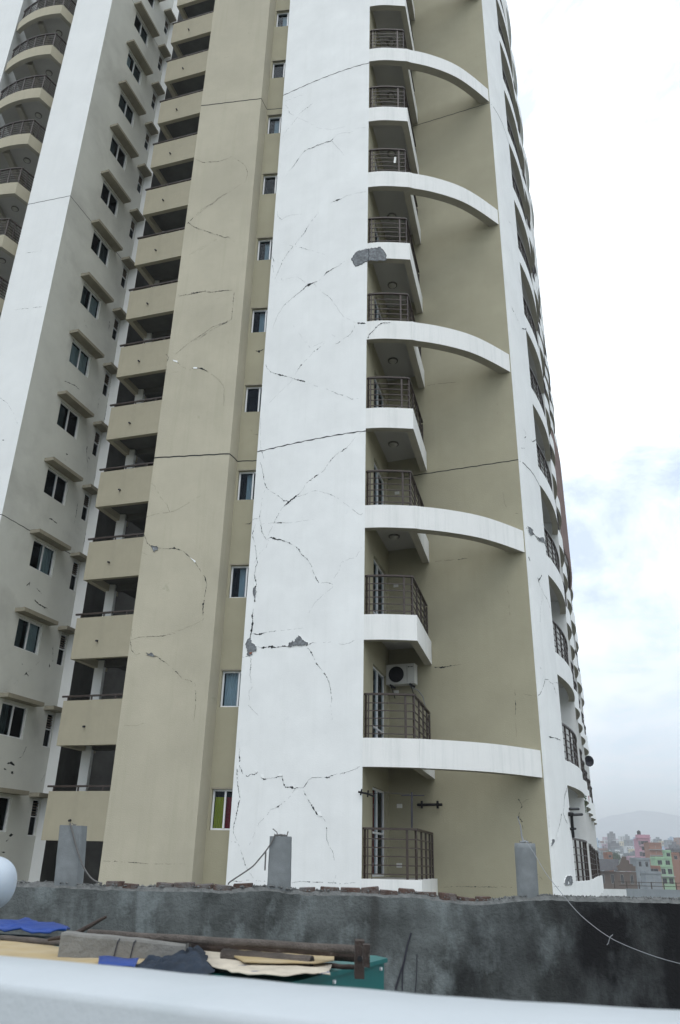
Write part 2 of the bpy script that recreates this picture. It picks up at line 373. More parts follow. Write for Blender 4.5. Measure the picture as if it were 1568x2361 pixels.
# ---- white curved wall with its cracks
mb = MB(); mb.wall(Wp, ZB, ZT, (), 0, 0)
mb.wall([(-2.40, 21.1), (-2.47, 20.40)], ZB, ZT, (), 0, 0)
for z in JOINTS:
    crv = [on(Wp, s_) for s_ in [plen(Wp)*i/30 for i in range(31)]]
    k = len(mb.v)
    for i in range(31):
        s_ = plen(Wp)*i/30; p = on(Wp, s_, .003); h = .014+.006*math.sin(i*1.7); dz = .012*math.sin(i*2.3)
        mb.v += [(p.x, p.y, z+dz-h), (p.x, p.y, z+dz+h)]
    for i in range(30): q = k+2*i; mb.f.append((q, q+2, q+3, q+1)); mb.m.append(1)
W3 = [
 [(1200, 130, .8), (1155, 165, 1), (1130, 200, 1.4), (1100, 235, 2), (1075, 252, 8), (1060, 265, 4), (1030, 280, 2), (995, 315, 5), (965, 350, 2), (935, 400, 3), (905, 425, 3), (880, 435, 8), (850, 460, 4), (812, 487, 3), (790, 530, 2), (765, 560, 2), (745, 575, 9), (715, 600, 17), (690, 618, 16), (665, 640, 9), (650, 655, 3), (625, 690, 3), (600, 735, 3), (575, 790, 2), (545, 850, 1.5), (545, 900, 1), (530, 940, 1.4), (490, 970, .8), (440, 1060, .6)],
 [(485, 255, 2), (500, 270, 3), (512, 315, 3)], [(488, 340, 4), (500, 380, 4), (512, 440, 4), (518, 490, 4), (540, 530, 4), (560, 545, 3), (600, 568, 3), (640, 598, 3), (655, 612, 6), (680, 610, 5)],
 [(750, 582, 3), (800, 570, 2), (850, 545, 2), (890, 540, 2), (950, 558, 1.6), (975, 565, 3), (1030, 590, 1.6), (1080, 630, 1.6), (1130, 665, 2), (1165, 695, 4), (1195, 712, 3), (1225, 685, 3)],
 [(520, 540, .8), (500, 600, 1.2), (495, 660, 1), (482, 735, 4), (492, 770, 2), (498, 820, 4), (505, 840, 4), (530, 885, 2), (560, 870, 4), (600, 882, 14), (640, 888, 8), (680, 905, 3), (708, 917, 8), (740, 935, 2), (758, 950, 7), (775, 985, 2), (815, 1018, 7), (835, 1050, 2), (850, 1075, 4), (862, 1115, 2), (880, 1155, 5), (900, 1190, 2), (930, 1188, 3), (960, 1185, 4), (1000, 1202, 2)],
 [(500, 775, .7), (560, 768, 1), (625, 766, 5), (690, 768, 1.2), (760, 758, 1.4), (820, 748, 1), (860, 742, .5)],
 [(455, 775, 2), (445, 800, 1), (433, 840, 6), (440, 880, 3), (455, 940, 4), (462, 1010, 4), (468, 1045, 4), (455, 1080, 4), (447, 1130, 6), (455, 1170, 8), (455, 1200, 14), (448, 1250, 22), (450, 1300, 10), (447, 1340, 5), (437, 1390, 4), (430, 1420, 10), (435, 1460, 7), (430, 1505, 16), (422, 1545, 10), (415, 1580, 10)],
 [(430, 1545, 2), (460, 1552, 9), (490, 1550, 9), (530, 1538, 3), (600, 1528, 2.4), (680, 1520, 1.4), (790, 1508, 1)],
 [(465, 1635, 1.5), (490, 1645, 2), (512, 1645, 17), (535, 1640, 3), (565, 1638, 15), (600, 1643, 4), (625, 1640, 5), (650, 1635, 12), (690, 1638, 8)],
 [(810, 1635, 3), (850, 1612, 6), (870, 1612, 1), (930, 1610, .8), (985, 1605, 2)], [(1040, 1620, 1), (1080, 1622, 2), (1120, 1610, 3), (1160, 1588, 2)],
 [(800, 1640, 3), (825, 1650, 4), (840, 1668, 4), (850, 1685, 8), (862, 1715, 4), (882, 1758, 8), (915, 1795, 4), (945, 1835, 6), (970, 1880, 4), (982, 1940, 4), (990, 2000, 3), (985, 2060, 1.6), (990, 2110, 1), (998, 2170, .7)],
 [(362, 1710, 3), (380, 1714, 3), (405, 1700, 3)], [(421, 1705, 4), (423, 1760, 4), (415, 1830, 4), (422, 1880, 3), (432, 1920, 3), (408, 1960, 2), (412, 2030, 1.2), (405, 2050, 4), (440, 2090, 1.2), (485, 2130, 1)],
 [(1000, 1215, .8), (950, 1260, 1), (918, 1285, 1.4), (870, 1330, .8), (830, 1400, .6)], [(985, 1180, .7), (1040, 1110, .8), (1055, 1050, 1), (1115, 1020, 1.6), (1160, 1010, .8), (1200, 940, .6)],
 [(490, 30, 1), (488, 130, 1.4), (492, 250, 1.6)], [(360, 770, 1), (385, 778, 2), (415, 772, 3), (440, 742, 3), (480, 735, 2)]]
W4 = [
 [(665, 70, 1.4), (685, 90, 3), (693, 125, 3), (740, 150, 2), (742, 165, 3), (705, 210, 2.4), (660, 262, 2), (648, 290, 1)],
 [(760, 130, .8), (800, 100, 3), (845, 65, 5), (868, 45, 3)], [(745, 155, .8), (820, 185, 1), (900, 230, 1), (1000, 240, 1.2), (1090, 215, .8)],
 [(1230, 225, 2), (1170, 232, 2), (1120, 262, 2), (1080, 262, 2), (1040, 270, 1), (1000, 305, 3), (985, 320, 10), (940, 332, 6), (910, 345, 8), (885, 352, 12), (850, 370, 7), (820, 380, 8), (800, 392, 7), (775, 420, 2), (752, 450, 5), (725, 495, 5), (690, 530, 1), (665, 575, .8)],
 [(990, 320, 2), (1020, 355, 2), (1060, 395, 1.6), (1090, 440, .8)], [(980, 758, 2), (1000, 745, 4), (1030, 738, 11), (1060, 725, 3), (1100, 705, 2), (1160, 690, 1.4), (1232, 675, 3)],
 [(605, 790, 1), (610, 845, 2), (635, 875, 3), (670, 850, 2), (720, 840, 2), (780, 835, 1)],
 [(900, 820, 1), (868, 860, 4), (835, 900, 1.4), (803, 960, 6), (770, 1000, 2), (740, 1040, 2), (718, 1062, 6), (680, 1110, 3), (650, 1155, 3), (625, 1210, 3), (605, 1260, 2), (580, 1310, 1)],
 [(622, 950, 2), (632, 1000, 2), (650, 1035, 1.4), (720, 1062, 2), (770, 1068, 3), (820, 1085, 3), (880, 1100, 1), (940, 1120, .7)], [(570, 1130, 2), (585, 1165, 3), (575, 1200, 3), (582, 1240, 2), (575, 1285, 1)],
 [(620, 1215, 1), (612, 1250, 1.4), (642, 1300, 1.4), (700, 1285, 1), (745, 1275, 1.2), (790, 1305, 2), (820, 1325, 3)],
 [(1128, 1148, 2), (1075, 1170, 4), (1040, 1200, 3), (1000, 1218, 5), (955, 1245, 12), (930, 1275, 3), (900, 1305, 3), (860, 1318, 10), (835, 1330, 18), (810, 1342, 18), (795, 1360, 6), (765, 1385, 9), (735, 1408, 5), (690, 1445, 2), (655, 1478, 4), (620, 1530, 2), (600, 1570, 2), (575, 1640, 1)],
 [(865, 1325, 1.4), (920, 1380, 1.6), (980, 1425, 4), (1020, 1480, 1.6), (1070, 1555, 1.4), (1150, 1595, 1), (1165, 1600, 8), (1200, 1604, 9), (1230, 1604, 7)],
 [(1155, 1620, 2), (1145, 1650, 5), (1110, 1690, 3), (1070, 1715, 2.4), (1040, 1740, 4), (1005, 1754, 2)], [(1015, 1700, 2), (990, 1680, 1.4)],
 [(945, 1740, .7), (880, 1795, 6), (860, 1805, 2), (830, 1845, 3), (790, 1880, 2), (775, 1897, 8), (740, 1950, .8), (700, 2020, .7), (600, 2110, .8), (540, 2180, 1.2)],
 [(520, 1880, 3), (535, 1920, 3), (560, 1945, 3), (590, 1956, 5), (625, 1966, 7), (650, 1970, 9), (700, 1985, 2), (740, 2000, 3), (780, 2008, 10), (830, 2020, 2), (880, 2045, 2), (960, 2068, 3), (1030, 2100, 5), (1090, 2115, 3), (1130, 2138, 3), (1185, 2130, 2)],
 [(660, 40, 2), (720, 20, 2), (790, -8, 2)], [(930, 1735, .6), (840, 1775, .8), (720, 1620, 0.6)]]
W5 = [
 [(345, 780, 1.5), (340, 830, 4), (345, 870, 7), (340, 900, 5), (325, 930, 6), (325, 1000, 5), (335, 1080, 5), (345, 1140, 6), (330, 1200, 5), (318, 1270, 5), (302, 1325, 4), (300, 1380, 2), (330, 1450, 2), (360, 1530, 2.4), (380, 1600, 5), (400, 1640, 1.4), (440, 1700, 1)],
 [(340, 905, 4), (357, 940, 4), (365, 965, 4), (400, 985, 5), (420, 968, 4), (450, 970, 5), (470, 950, 3)], [(490, 985, 3), (512, 1003, 10), (540, 998, 2), (580, 995, 1), (615, 985, 8), (640, 980, 6), (648, 1020, 3), (665, 1060, 8), (700, 1058, 9), (730, 1066, 11), (760, 1062, 2), (790, 1065, 2), (805, 1045, 6), (830, 1005, 2), (860, 990, 4), (910, 990, 3), (945, 990, 2), (960, 992, 8), (1010, 970, 2), (1075, 960, 4), (1110, 950, 5), (1160, 930, 2), (1190, 910, 2)],
 [(735, 1070, 2), (700, 1120, 1.4), (650, 1170, 2), (612, 1196, 9), (595, 1205, 2), (560, 1215, 2), (540, 1250, 2), (480, 1310, .8), (430, 1430, .8), (395, 1500, .6)],
 [(790, 1070, 2), (805, 1110, 4), (835, 1165, 4), (862, 1208, 8), (875, 1228, 10), (885, 1248, 5), (925, 1268, 4), (945, 1300, 3), (955, 1350, 3), (955, 1420, 3), (970, 1470, 2), (1000, 1520, 2), (1010, 1580, 1)],
 [(280, 1718, 3), (350, 1725, 3), (370, 1712, 2), (440, 1716, 3), (530, 1722, 2)], [(710, 1732, 3), (760, 1722, 2), (870, 1727, 4), (960, 1730, 2), (1060, 1738, 3), (1180, 1728, 1)], [(280, 1440, 2), (320, 1448, 2)], [(1020, 1680, 1.2), (995, 1740, 1)]]
for lst, cf in ((W3, cW3), (W4, cW4), (W5, cW5)):
    for c_ in lst: crack(mb, Wp, cf, c_, 1, 1.15)
spall(mb, Wp, cW3, [(415, 1570), (428, 1590), (430, 1612), (448, 1622), (466, 1648), (460, 1670), (440, 1680), (432, 1695), (412, 1706), (398, 1690), (400, 1660), (384, 1635), (392, 1605), (402, 1590)], 2, 1)
spall(mb, Wp, cW3, [(678, 1640), (690, 1612), (715, 1598), (728, 1605), (745, 1575), (757, 1562), (775, 1570), (790, 1590), (828, 1612), (820, 1622), (780, 1634), (740, 1632), (705, 1640)], 2, 1)
spall(mb, Wp, cW3, [(412, 1680), (436, 1676), (424, 1692), (414, 1695)], 3, 3, .011, .5)
spall(mb, Wp, cW4, [(1128, 1148), (1150, 1118), (1170, 1100), (1210, 1085), (1252, 1078), (1252, 1160), (1215, 1185), (1160, 1203), (1140, 1185)], 2, 1, lip=False)
spall(mb, Wp, cW3, [(440, 1232), (452, 1224), (462, 1240), (458, 1275), (450, 1300), (440, 1270)], 2, 1)
for q in ([(445, 1186), (457, 1180), (462, 1210), (447, 1215)],): spall(mb, Wp, cW3, q, 4, 1, .008, 1)
for q in ([(448, 935), (470, 952), (462, 962)], [(490, 965), (510, 968), (523, 1000), (500, 995)], [(612, 980), (625, 962), (643, 972), (640, 982)], [(886, 1235), (915, 1228), (925, 1266), (900, 1262)], [(328, 905), (338, 898), (338, 945), (328, 940)], [(720, 1058), (742, 1060), (730, 1068)], [(855, 985), (872, 980), (870, 990)]):
    spall(mb, Wp, cW5, q, 4, 4, .012, 1)
mb.build('curved_wall', ['white', 'crack', 'cement', 'brick', 'flake'], TW)

# ---- tan walls left of it
mb = MB(); mb.wall([P0, P1], ZB, ZT); mb.wall(Pp, ZB, ZT); mb.wall(P23, ZB, ZT)
def jl(mb, path, z, mi=1, h=.013, wob=.008):
    l = plen(path); n = max(2, int(l/.15)); k = len(mb.v)
    for i in range(n+1):
        p = on(path, l*i/n, .003); d = wob*math.sin(i*2.1+z); mb.v += [(p.x, p.y, z+d-h), (p.x, p.y, z+d+h)]
    for i in range(n): q = k+2*i; mb.f.append((q, q+2, q+3, q+1)); mb.m.append(mi)
for z in JOINTS: jl(mb, Pp, z, 1, .02); jl(mb, P23, z, 1, .02)
PB = [  # crop B and C, A
 (cB, [[(1135, 245, 3), (1155, 270, 3), (1135, 310, 4), (1140, 355, 4)], [(1155, 275, 3), (1190, 290, 3), (1215, 300, 4), (1240, 330, 2), (1295, 355, 5), (1330, 340, 4), (1385, 345, 10), (1440, 375, 2), (1500, 420, .8), (1535, 480, .8), (1530, 600, .6)],
   [(1180, 262, 3), (1225, 225, 5), (1290, 170, 3), (1385, 110, 4), (1460, 55, 3), (1540, 30, 6), (1560, 15, 2)],
   [(968, 1435, 4), (990, 1490, 6), (1010, 1540, 4), (1045, 1570, 8), (1090, 1572, 4), (1150, 1578, 3), (1190, 1570, 11), (1250, 1590, 3), (1300, 1635, 4), (1340, 1675, 4), (1380, 1740, 3), (1405, 1775, 7), (1415, 1820, 3), (1400, 1900, 3), (1390, 1970, 9), (1390, 2060, 2), (1340, 2090, 2), (1230, 2135, 1), (1120, 2170, 2), (1000, 2178, 2)],
   [(1000, 1360, 2), (1060, 1340, 2), (1170, 1325, 4), (1220, 1305, 2), (1330, 1240, 1.6), (1400, 1190, 1)], [(1160, 1325, 2), (1140, 1270, 2), (1095, 1220, 2), (1060, 1150, 1.6), (1020, 1115, .8)], [(970, 1600, 1), (1010, 1620, 1)], [(1180, 370, 1), (1225, 365, 1.4)]]),
 (cC, [[(905, 165, 2), (892, 250, 3), (900, 310, 3), (930, 345, 3), (960, 330, 4)], [(895, 240, 2), (960, 220, 2), (1120, 212, 3), (1200, 195, 1)], [(1000, 345, 4), (1025, 340, 8), (1070, 350, 4), (1110, 380, 5), (1150, 410, 2), (1180, 435, 3), (1220, 470, 4), (1250, 512, 4), (1300, 515, 3), (1335, 540, 1.2), (1340, 620, 3), (1338, 700, 3), (1325, 800, 1)],
   [(705, 1752, 3), (800, 1755, 3), (900, 1762, 4), (1000, 1770, 3), (1100, 1772, 1.4), (1280, 1772, .8)], [(850, 825, 1), (930, 828, 1), (1000, 805, 1)]]),
 (cA, [[(1340, 1090, 2), (1390, 1112, 5), (1440, 1108, 4), (1500, 1105, 3), (1560, 1088, 3)], [(1280, 1530, 4), (1330, 1480, 3), (1380, 1430, 3), (1450, 1395, 4), (1500, 1350, 3), (1568, 1315, 2)], [(1285, 1520, 3), (1330, 1555, 5), (1390, 1580, 2), (1440, 1590, 3), (1500, 1610, 4), (1540, 1628, 6), (1568, 1620, 4)],
   [(1212, 1990, 3), (1225, 2025, 4), (1290, 2015, 5), (1350, 2003, 9), (1400, 1990, 4), (1430, 2003, 3), (1500, 1990, 4), (1568, 1985, 3)], [(1290, 1745, .8), (1390, 1700, 1), (1480, 1640, 1)], [(1475, 405, 1), (1520, 395, 3), (1568, 390, 1)]]),
 (cW4, [[(0, 1390, 4), (60, 1385, 9), (100, 1375, 5), (150, 1385, 6), (220, 1375, 5), (280, 1370, 4), (303, 1380, 3), (297, 1460, 4), (290, 1520, 4), (285, 1575, 3), (235, 1605, 6), (190, 1625, 4), (130, 1660, 3), (60, 1710, 3), (0, 1730, 2)],
   [(90, 475, 6), (150, 467, 3), (200, 465, .8), (250, 445, 4), (290, 432, 2), (340, 462, 3), (380, 490, 2), (400, 545, 3), (385, 605, 2), (320, 645, 3), (270, 680, 2), (220, 705, 3), (150, 765, 3), (80, 810, 3), (0, 880, 2)],
   [(0, 930, 3), (30, 928, 6), (80, 945, 3), (130, 965, 3), (190, 985, 2), (230, 1000, 5), (260, 995, 2), (320, 1035, 1)], [(0, 1920, 4), (70, 1920, 10), (130, 1950, 3), (180, 1990, .8), (230, 2040, .8), (235, 2180, .6)], [(200, 1000, 1), (120, 1045, 1), (0, 1110, 1)]])]
for cf, lst in PB:
    for c_ in lst: crack(mb, Pp, cf, c_, 1, 1.05)
spall(mb, Pp, cB, [(1035, 1555), (1080, 1560), (1085, 1580), (1055, 1600), (1040, 1580)], 2, 1)
spall(mb, Pp, cC, [(1003, 332), (1040, 330), (1070, 352), (1020, 352)], 2, 1)
for q in ([(1180, 285), (1215, 290), (1215, 303), (1190, 296)], [(1300, 1635), (1340, 1660), (1335, 1672)], [(1325, 335), (1350, 335), (1350, 345), (1320, 345)]): spall(mb, Pp, cB, q, 3, 3, .01, 1)
mb.build('tan_wall', ['tan_wall', 'crack', 'cement', 'flake'], TW)

# ---- generic sliding window set into a wall hole
def pane_rect(mb, path, s0, s1, z0, z1, off, mi=0):
    a = on(path, s0, off); b = on(path, s1, off); mb.face([(a.x, a.y, z0), (b.x, b.y, z0), (b.x, b.y, z1), (a.x, a.y, z1)], mi)
def bar(mb, path, s0, s1, z0, z1, o0, o1, mi=0):
    a = on(path, s0, o0); b = on(path, s1, o0); c = on(path, s1, o1); d = on(path, s0, o1)
    mb.hexa([(a.x, a.y, z0), (b.x, b.y, z0), (c.x, c.y, z0), (d.x, d.y, z0), (a.x, a.y, z1), (b.x, b.y, z1), (c.x, c.y, z1), (d.x, d.y, z1)], mi)
def window(path, s0, s1, z0, z1, style=0, depth=.12, split=(.5,), name='window', cm=('curtain', 'curtain'), cover=((0, .35),), fw=.045, hbar=None, label=None):
    """root mesh = outer frame; children pane, curtain"""
    f = MB(); d = -depth+.03; dd = -depth-.03
    bar(f, path, s0, s0+fw, z0, z1, d, dd); bar(f, path, s1-fw, s1, z0, z1, d, dd); bar(f, path, s0+fw, s1-fw, z0, z0+fw, d, dd); bar(f, path, s0+fw, s1-fw, z1-fw, z1, d, dd)
    for q in split: m_ = s0+(s1-s0)*q; bar(f, path, m_-fw*.5, m_+fw*.5, z0+fw, z1-fw, d+.01, dd)
    if hbar: bar(f, path, s0+fw, s1-fw, z0+hbar, z0+hbar+fw, d+.004, dd+.01)
    dk = MB(); l_ = s1-s0
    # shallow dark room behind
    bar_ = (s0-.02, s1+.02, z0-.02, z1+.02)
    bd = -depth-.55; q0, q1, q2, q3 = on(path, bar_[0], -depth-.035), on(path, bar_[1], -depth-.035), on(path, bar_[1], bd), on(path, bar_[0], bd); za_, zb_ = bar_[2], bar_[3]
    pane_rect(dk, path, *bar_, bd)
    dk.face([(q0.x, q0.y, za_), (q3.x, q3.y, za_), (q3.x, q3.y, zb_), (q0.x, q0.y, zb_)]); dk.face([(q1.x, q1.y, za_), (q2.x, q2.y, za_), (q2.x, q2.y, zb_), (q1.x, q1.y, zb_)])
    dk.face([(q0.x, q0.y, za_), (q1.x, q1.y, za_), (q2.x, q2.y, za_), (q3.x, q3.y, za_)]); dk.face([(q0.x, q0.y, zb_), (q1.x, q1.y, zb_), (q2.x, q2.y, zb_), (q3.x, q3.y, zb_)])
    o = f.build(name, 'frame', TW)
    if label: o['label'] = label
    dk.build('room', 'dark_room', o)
    p = MB(); pane_rect(p, path, s0+fw, s1-fw, z0+fw, z1-fw, -depth); p.build('pane', 'glass', o)
    for i, (a, b) in enumerate(cover):
        if b <= a: continue
        c = MB(); n = 10; zt = z1-.01
        za = z0
        for k in range(n):
            sa = s0+l_*(a+(b-a)*k/n); sb = s0+l_*(a+(b-a)*(k+1)/n); oa = -depth-.12-.03*(k % 2); ob = -depth-.12-.03*((k+1) % 2)
            A_ = on(path, sa, oa); B_ = on(path, sb, ob); c.face([(A_.x, A_.y, za), (B_.x, B_.y, za), (B_.x, B_.y, zt), (A_.x, A_.y, zt)])
        c.build('curtain', cm[i % len(cm)], o)
    return o
# ---- recessed tan wall with the narrow window column
holes = []; WS0, WS1 = .07, 1.15
ks = list(range(-3, 13))
for k in ks: holes.append((WS0, WS1, .66+3*k, 1.62+3*k))
mb = MB(); mb.wall(Ep, ZB, ZT, holes, .14)
for z in JOINTS: jl(mb, Ep, z, 1, .016)
for cf, c_ in ((cW4, [(455, 1795, 14), (480, 1802, 18), (495, 1795, 12), (520, 1778, 3)]), (cW3, [(420, 110, .8), (440, 140, 1.4), (465, 148, 5), (475, 140, 2)]), (cW3, [(380, 775, 3), (415, 775, 6), (430, 760, 2)])): crack(mb, Ep, cf, c_, 1, 1)
for k in ks: bar(mb, Ep, WS0-.03, 1.0, 1.62+3*k, 1.66+3*k, .02, -.02, 2)
mb.build('recessed_wall', ['tan', 'crack', 'lintel'], TW)
rc = random.Random(3)
for k in ks:
    if k < 0: continue
    if k == 0:
        o = window(Ep, WS0, WS1, .66, 1.62, cover=(), split=(.30, .66), label='window with yellow and red curtains')
        for a, b, mm in ((.05, .29, 'curtain_yellow'), (.31, .98, 'curtain_red')):
            c = MB(); 
            for q in range(8):
                sa = WS0+(WS1-WS0)*(a+(b-a)*q/8); sb = WS0+(WS1-WS0)*(a+(b-a)*(q+1)/8); A_ = on(Ep, sa, -.16-.02*(q % 2)); B_ = on(Ep, sb, -.16-.02*((q+1) % 2))
                c.face([(A_.x, A_.y, .66), (B_.x, B_.y, .66), (B_.x, B_.y, 1.44), (A_.x, A_.y, 1.44)])
            c.build('curtain', mm, o)
    else:
        window(Ep, WS0, WS1, .66+3*k, 1.62+3*k, split=(.40, .52) if k in (4, 6, 3) else (.42,), cover=((.20, .38), (.62, 1.0)) if k in (2, 3, 5, 6, 8, 10) else (((.05, .42), (.45, 1)) if k == 1 else ((.45, .8),)))

# ---- tan panel behind the arches
mb = MB(); mb.wall(Tp, ZB, ZT)
for z in JOINTS: jl(mb, Tp, z, 1, .014)
for cf, lst in ((c5, [[(590, 545, 2), (660, 532, 3), (705, 528, 4), (760, 522, 1)], [(1010, 1125, 1), (1020, 1190, 1.4), (1045, 1225, 3)], [(1078, 1243, 5), (1095, 1244, 5)], [(640, 1505, 2), (720, 1498, 3), (815, 1488, 3)], [(980, 640, 1), (982, 700, 1.4)]]),
                (c6, [[(1035, 70, 1.4), (1040, 150, 2), (1048, 230, 2)], [(635, 515, 3), (675, 517, 6), (780, 500, 1)], [(1075, 640, 1.4), (1080, 720, 3), (1078, 800, 1.4), (1085, 900, 1)], [(1130, 665, 2), (1190, 672, 2)], [(1095, 1235, 3), (1115, 1275, 4), (1100, 1310, 5), (1095, 1340, 4), (1115, 1360, 5), (1122, 1400, 3)], [(1115, 1260, 1.4), (1140, 1240, 2), (1185, 1230, 2)], [(640, 1145, 2), (645, 1180, 2)], [(650, 1722, 1), (760, 1715, 2), (830, 1718, 4), (1000, 1718, 2), (1060, 1722, 2)], [(1190, 1640, 1.4), (1240, 1690, 2)]])):
    for c_ in lst: crack(mb, Tp, cf, c_, 1, 1.1, 2.3, .004, .0045)
mb.build('arch_panel_wall', ['tan', 'crack'], TW)
# ---- balcony side wall with the sliding doors
dh = [(1.08, 2.72, zf(k)+.02, zf(k)+2.02) for k in range(0, 12)]
mb = MB(); mb.wall(Lp, ZB, ZT, dh, .1); mb.build('balcony_side_wall', 'tan', TW)
for k in range(0, 12):
    if k == 0:
        o = window(Lp, 1.08, 2.72, zf(k)+.02, zf(k)+2.02, depth=.1, name='balcony_door', split=(.5,), hbar=.95, cover=((.05, .5), (.5, .95)), cm=('curtain', 'curtain_red'))
    else:
        window(Lp, 1.08, 2.72, zf(k)+.02, zf(k)+2.02, depth=.1, name='balcony_door', split=(.5,), hbar=.45, cover=((.0, .45),), cm=('curtain',))

# ---- balcony slabs, arched beams, railings, lamps (one storey, then copies)
FR = smooth([(.66, 19.02), (1.0, 18.965), (1.35, 18.95), (1.98, 18.975)], 4)
TIP = (2.635, 21.52)
slab_out = FR+[TIP, BK]
def storey_slab():
    s = MB(); z = zf(0)
    pa = FR+[TIP]
    s.band(pa, .2, z-.65, z, 0, 1)
    inn = [(.70, 19.2), (1.35, 19.13), (1.84, 19.15), (2.44, 21.57), (1.47, 21.96)]
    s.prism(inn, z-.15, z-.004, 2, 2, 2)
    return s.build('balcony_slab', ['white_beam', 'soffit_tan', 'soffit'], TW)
slab0 = storey_slab()
for k in range(1, 12): copy_part(slab0, (0, 0, 3*k))
def railing(path, posts, z, h=1.05, nb=5, name='railing', parent=TW, m_='rail', thick=1.0, lastshort=False):
    b = MB(); P = path; l = plen(P)
    def seg(off, z0, z1, w_):
        b.band([tuple(on(P, l*i/max(2, len(P)*2), -off)) for i in range(max(2, len(P)*2)+1)] if False else [tuple(Vector(on(P, min(l, max(0, s_)), -off))) for s_ in ss], w_, z0, z1)
    acc = 0; ss = [0]
    for i in range(len(P)-1): acc += (Vector(P[i+1])-Vector(P[i])).length; ss.append(acc)
    seg(.01, z+h-.045, z+h, .075*thick)
    for i in range(nb):
        zz = z+.10+(h-.2)*i/(nb-.25); seg(.035, zz-.011, zz+.011, .022*thick)
    for s_, w_ in posts:
        a = on(P, s_-w_/2, -.03); c = on(P, s_+w_/2, -.03); b.obox(a, c, .045, z, z+h-.046, 0, 1)
    return b.build(name, m_, parent)
RL = FR+[TIP]; lf = plen(FR); lt = plen(RL)
rp = [(.03, .03), (.14, .035), (.24, .012), (lf*.78, .05), (lf-.03, .06), (lf+.75, .05), (lf+1.45, .05), (lf+2.1, .05), (lt-.05, .05)]
r0 = railing([tuple(on(RL, 0, -.05))]+[tuple(p) for p in FR[1:-1]]+[(1.93, 19.03), (2.56, 21.45)], rp, zf(0))
for k in range(1, 12): copy_part(r0, (0, 0, 3*k))
lm = MB(); c_ = (1.56, 20.75); zc = zf(1)-.15
def disc(mb, c, r, z0, z1, r2=None, mi=0, n=20):
    r2 = r2 or r; k = len(mb.v)
    for j in range(n): t = 2*math.pi*j/n; mb.v.append((c[0]+r*math.cos(t), c[1]+r*math.sin(t), z0))
    for j in range(n): t = 2*math.pi*j/n; mb.v.append((c[0]+r2*math.cos(t), c[1]+r2*math.sin(t), z1))
    for j in range(n): mb.f.append((k+j, k+n+j, k+n+(j+1) % n, k+(j+1) % n)); mb.m.append(mi)
    mb.f.append(tuple(k+j for j in range(n))); mb.m.append(mi); mb.f.append(tuple(k+n+j for j in range(n))[::-1]); mb.m.append(mi)
disc(lm, c_, .165, zc, zc-.035, .16, 0); disc(lm, c_, .125, zc-.036, zc-.10, .07, 1)
l0 = lm.build('ceiling_lamp', ['lamp_ring', 'lamp_glass'], TW)
for k in range(1, 11): copy_part(l0, (0, 0, 3*k))
# arched beams on every second storey
ab = MB(); i0 = next(i for i, p in enumerate(ARC) if p[0] > 2.0)
ARCB = [(1.985, 18.97)]+[p for p in ARC if p[0] > 2.05]
ab.band(ARCB, .28, zf(1)-.652, zf(1)+.003, 0, 1)
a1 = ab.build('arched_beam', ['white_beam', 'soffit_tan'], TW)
arcs = [a1]+[copy_part(a1, (0, 0, 6*k)) for k in range(1, 6)]
# spalled fascia of the seventh-storey balcony and cracks on beams
sp = MB(); FRl = [tuple(p) for p in FR]
spall(sp, FRl, cW4, [(1238, 1080), (1265, 1075), (1330, 1066), (1350, 1085), (1375, 1125), (1376, 1162), (1300, 1166), (1238, 1162)], 0, 1, .006)
crack(sp, FRl, c5, [(272, 285, 4), (280, 262, 6), (305, 240, 5), (325, 215, 6), (350, 200, 6), (400, 197, 2)], 1, 1.1, 1.6, .006, .0045)
sp.build('damaged_fascia', ['cement', 'crack'], TW)
# socket plates on the back wall of the balconies
for q in (c6(445, 1275), c6(443, 1600), c6(426, 652), c6(425, 69), c5(431, 1131), c5(442, 667)):
    s_, z = hit(*q, Tp); m_ = MB(); bar(m_, Tp, s_-.07, s_+.07, z-.05, z+.05, .02, .0); m_.build('socket_plate', 'plate', TW)

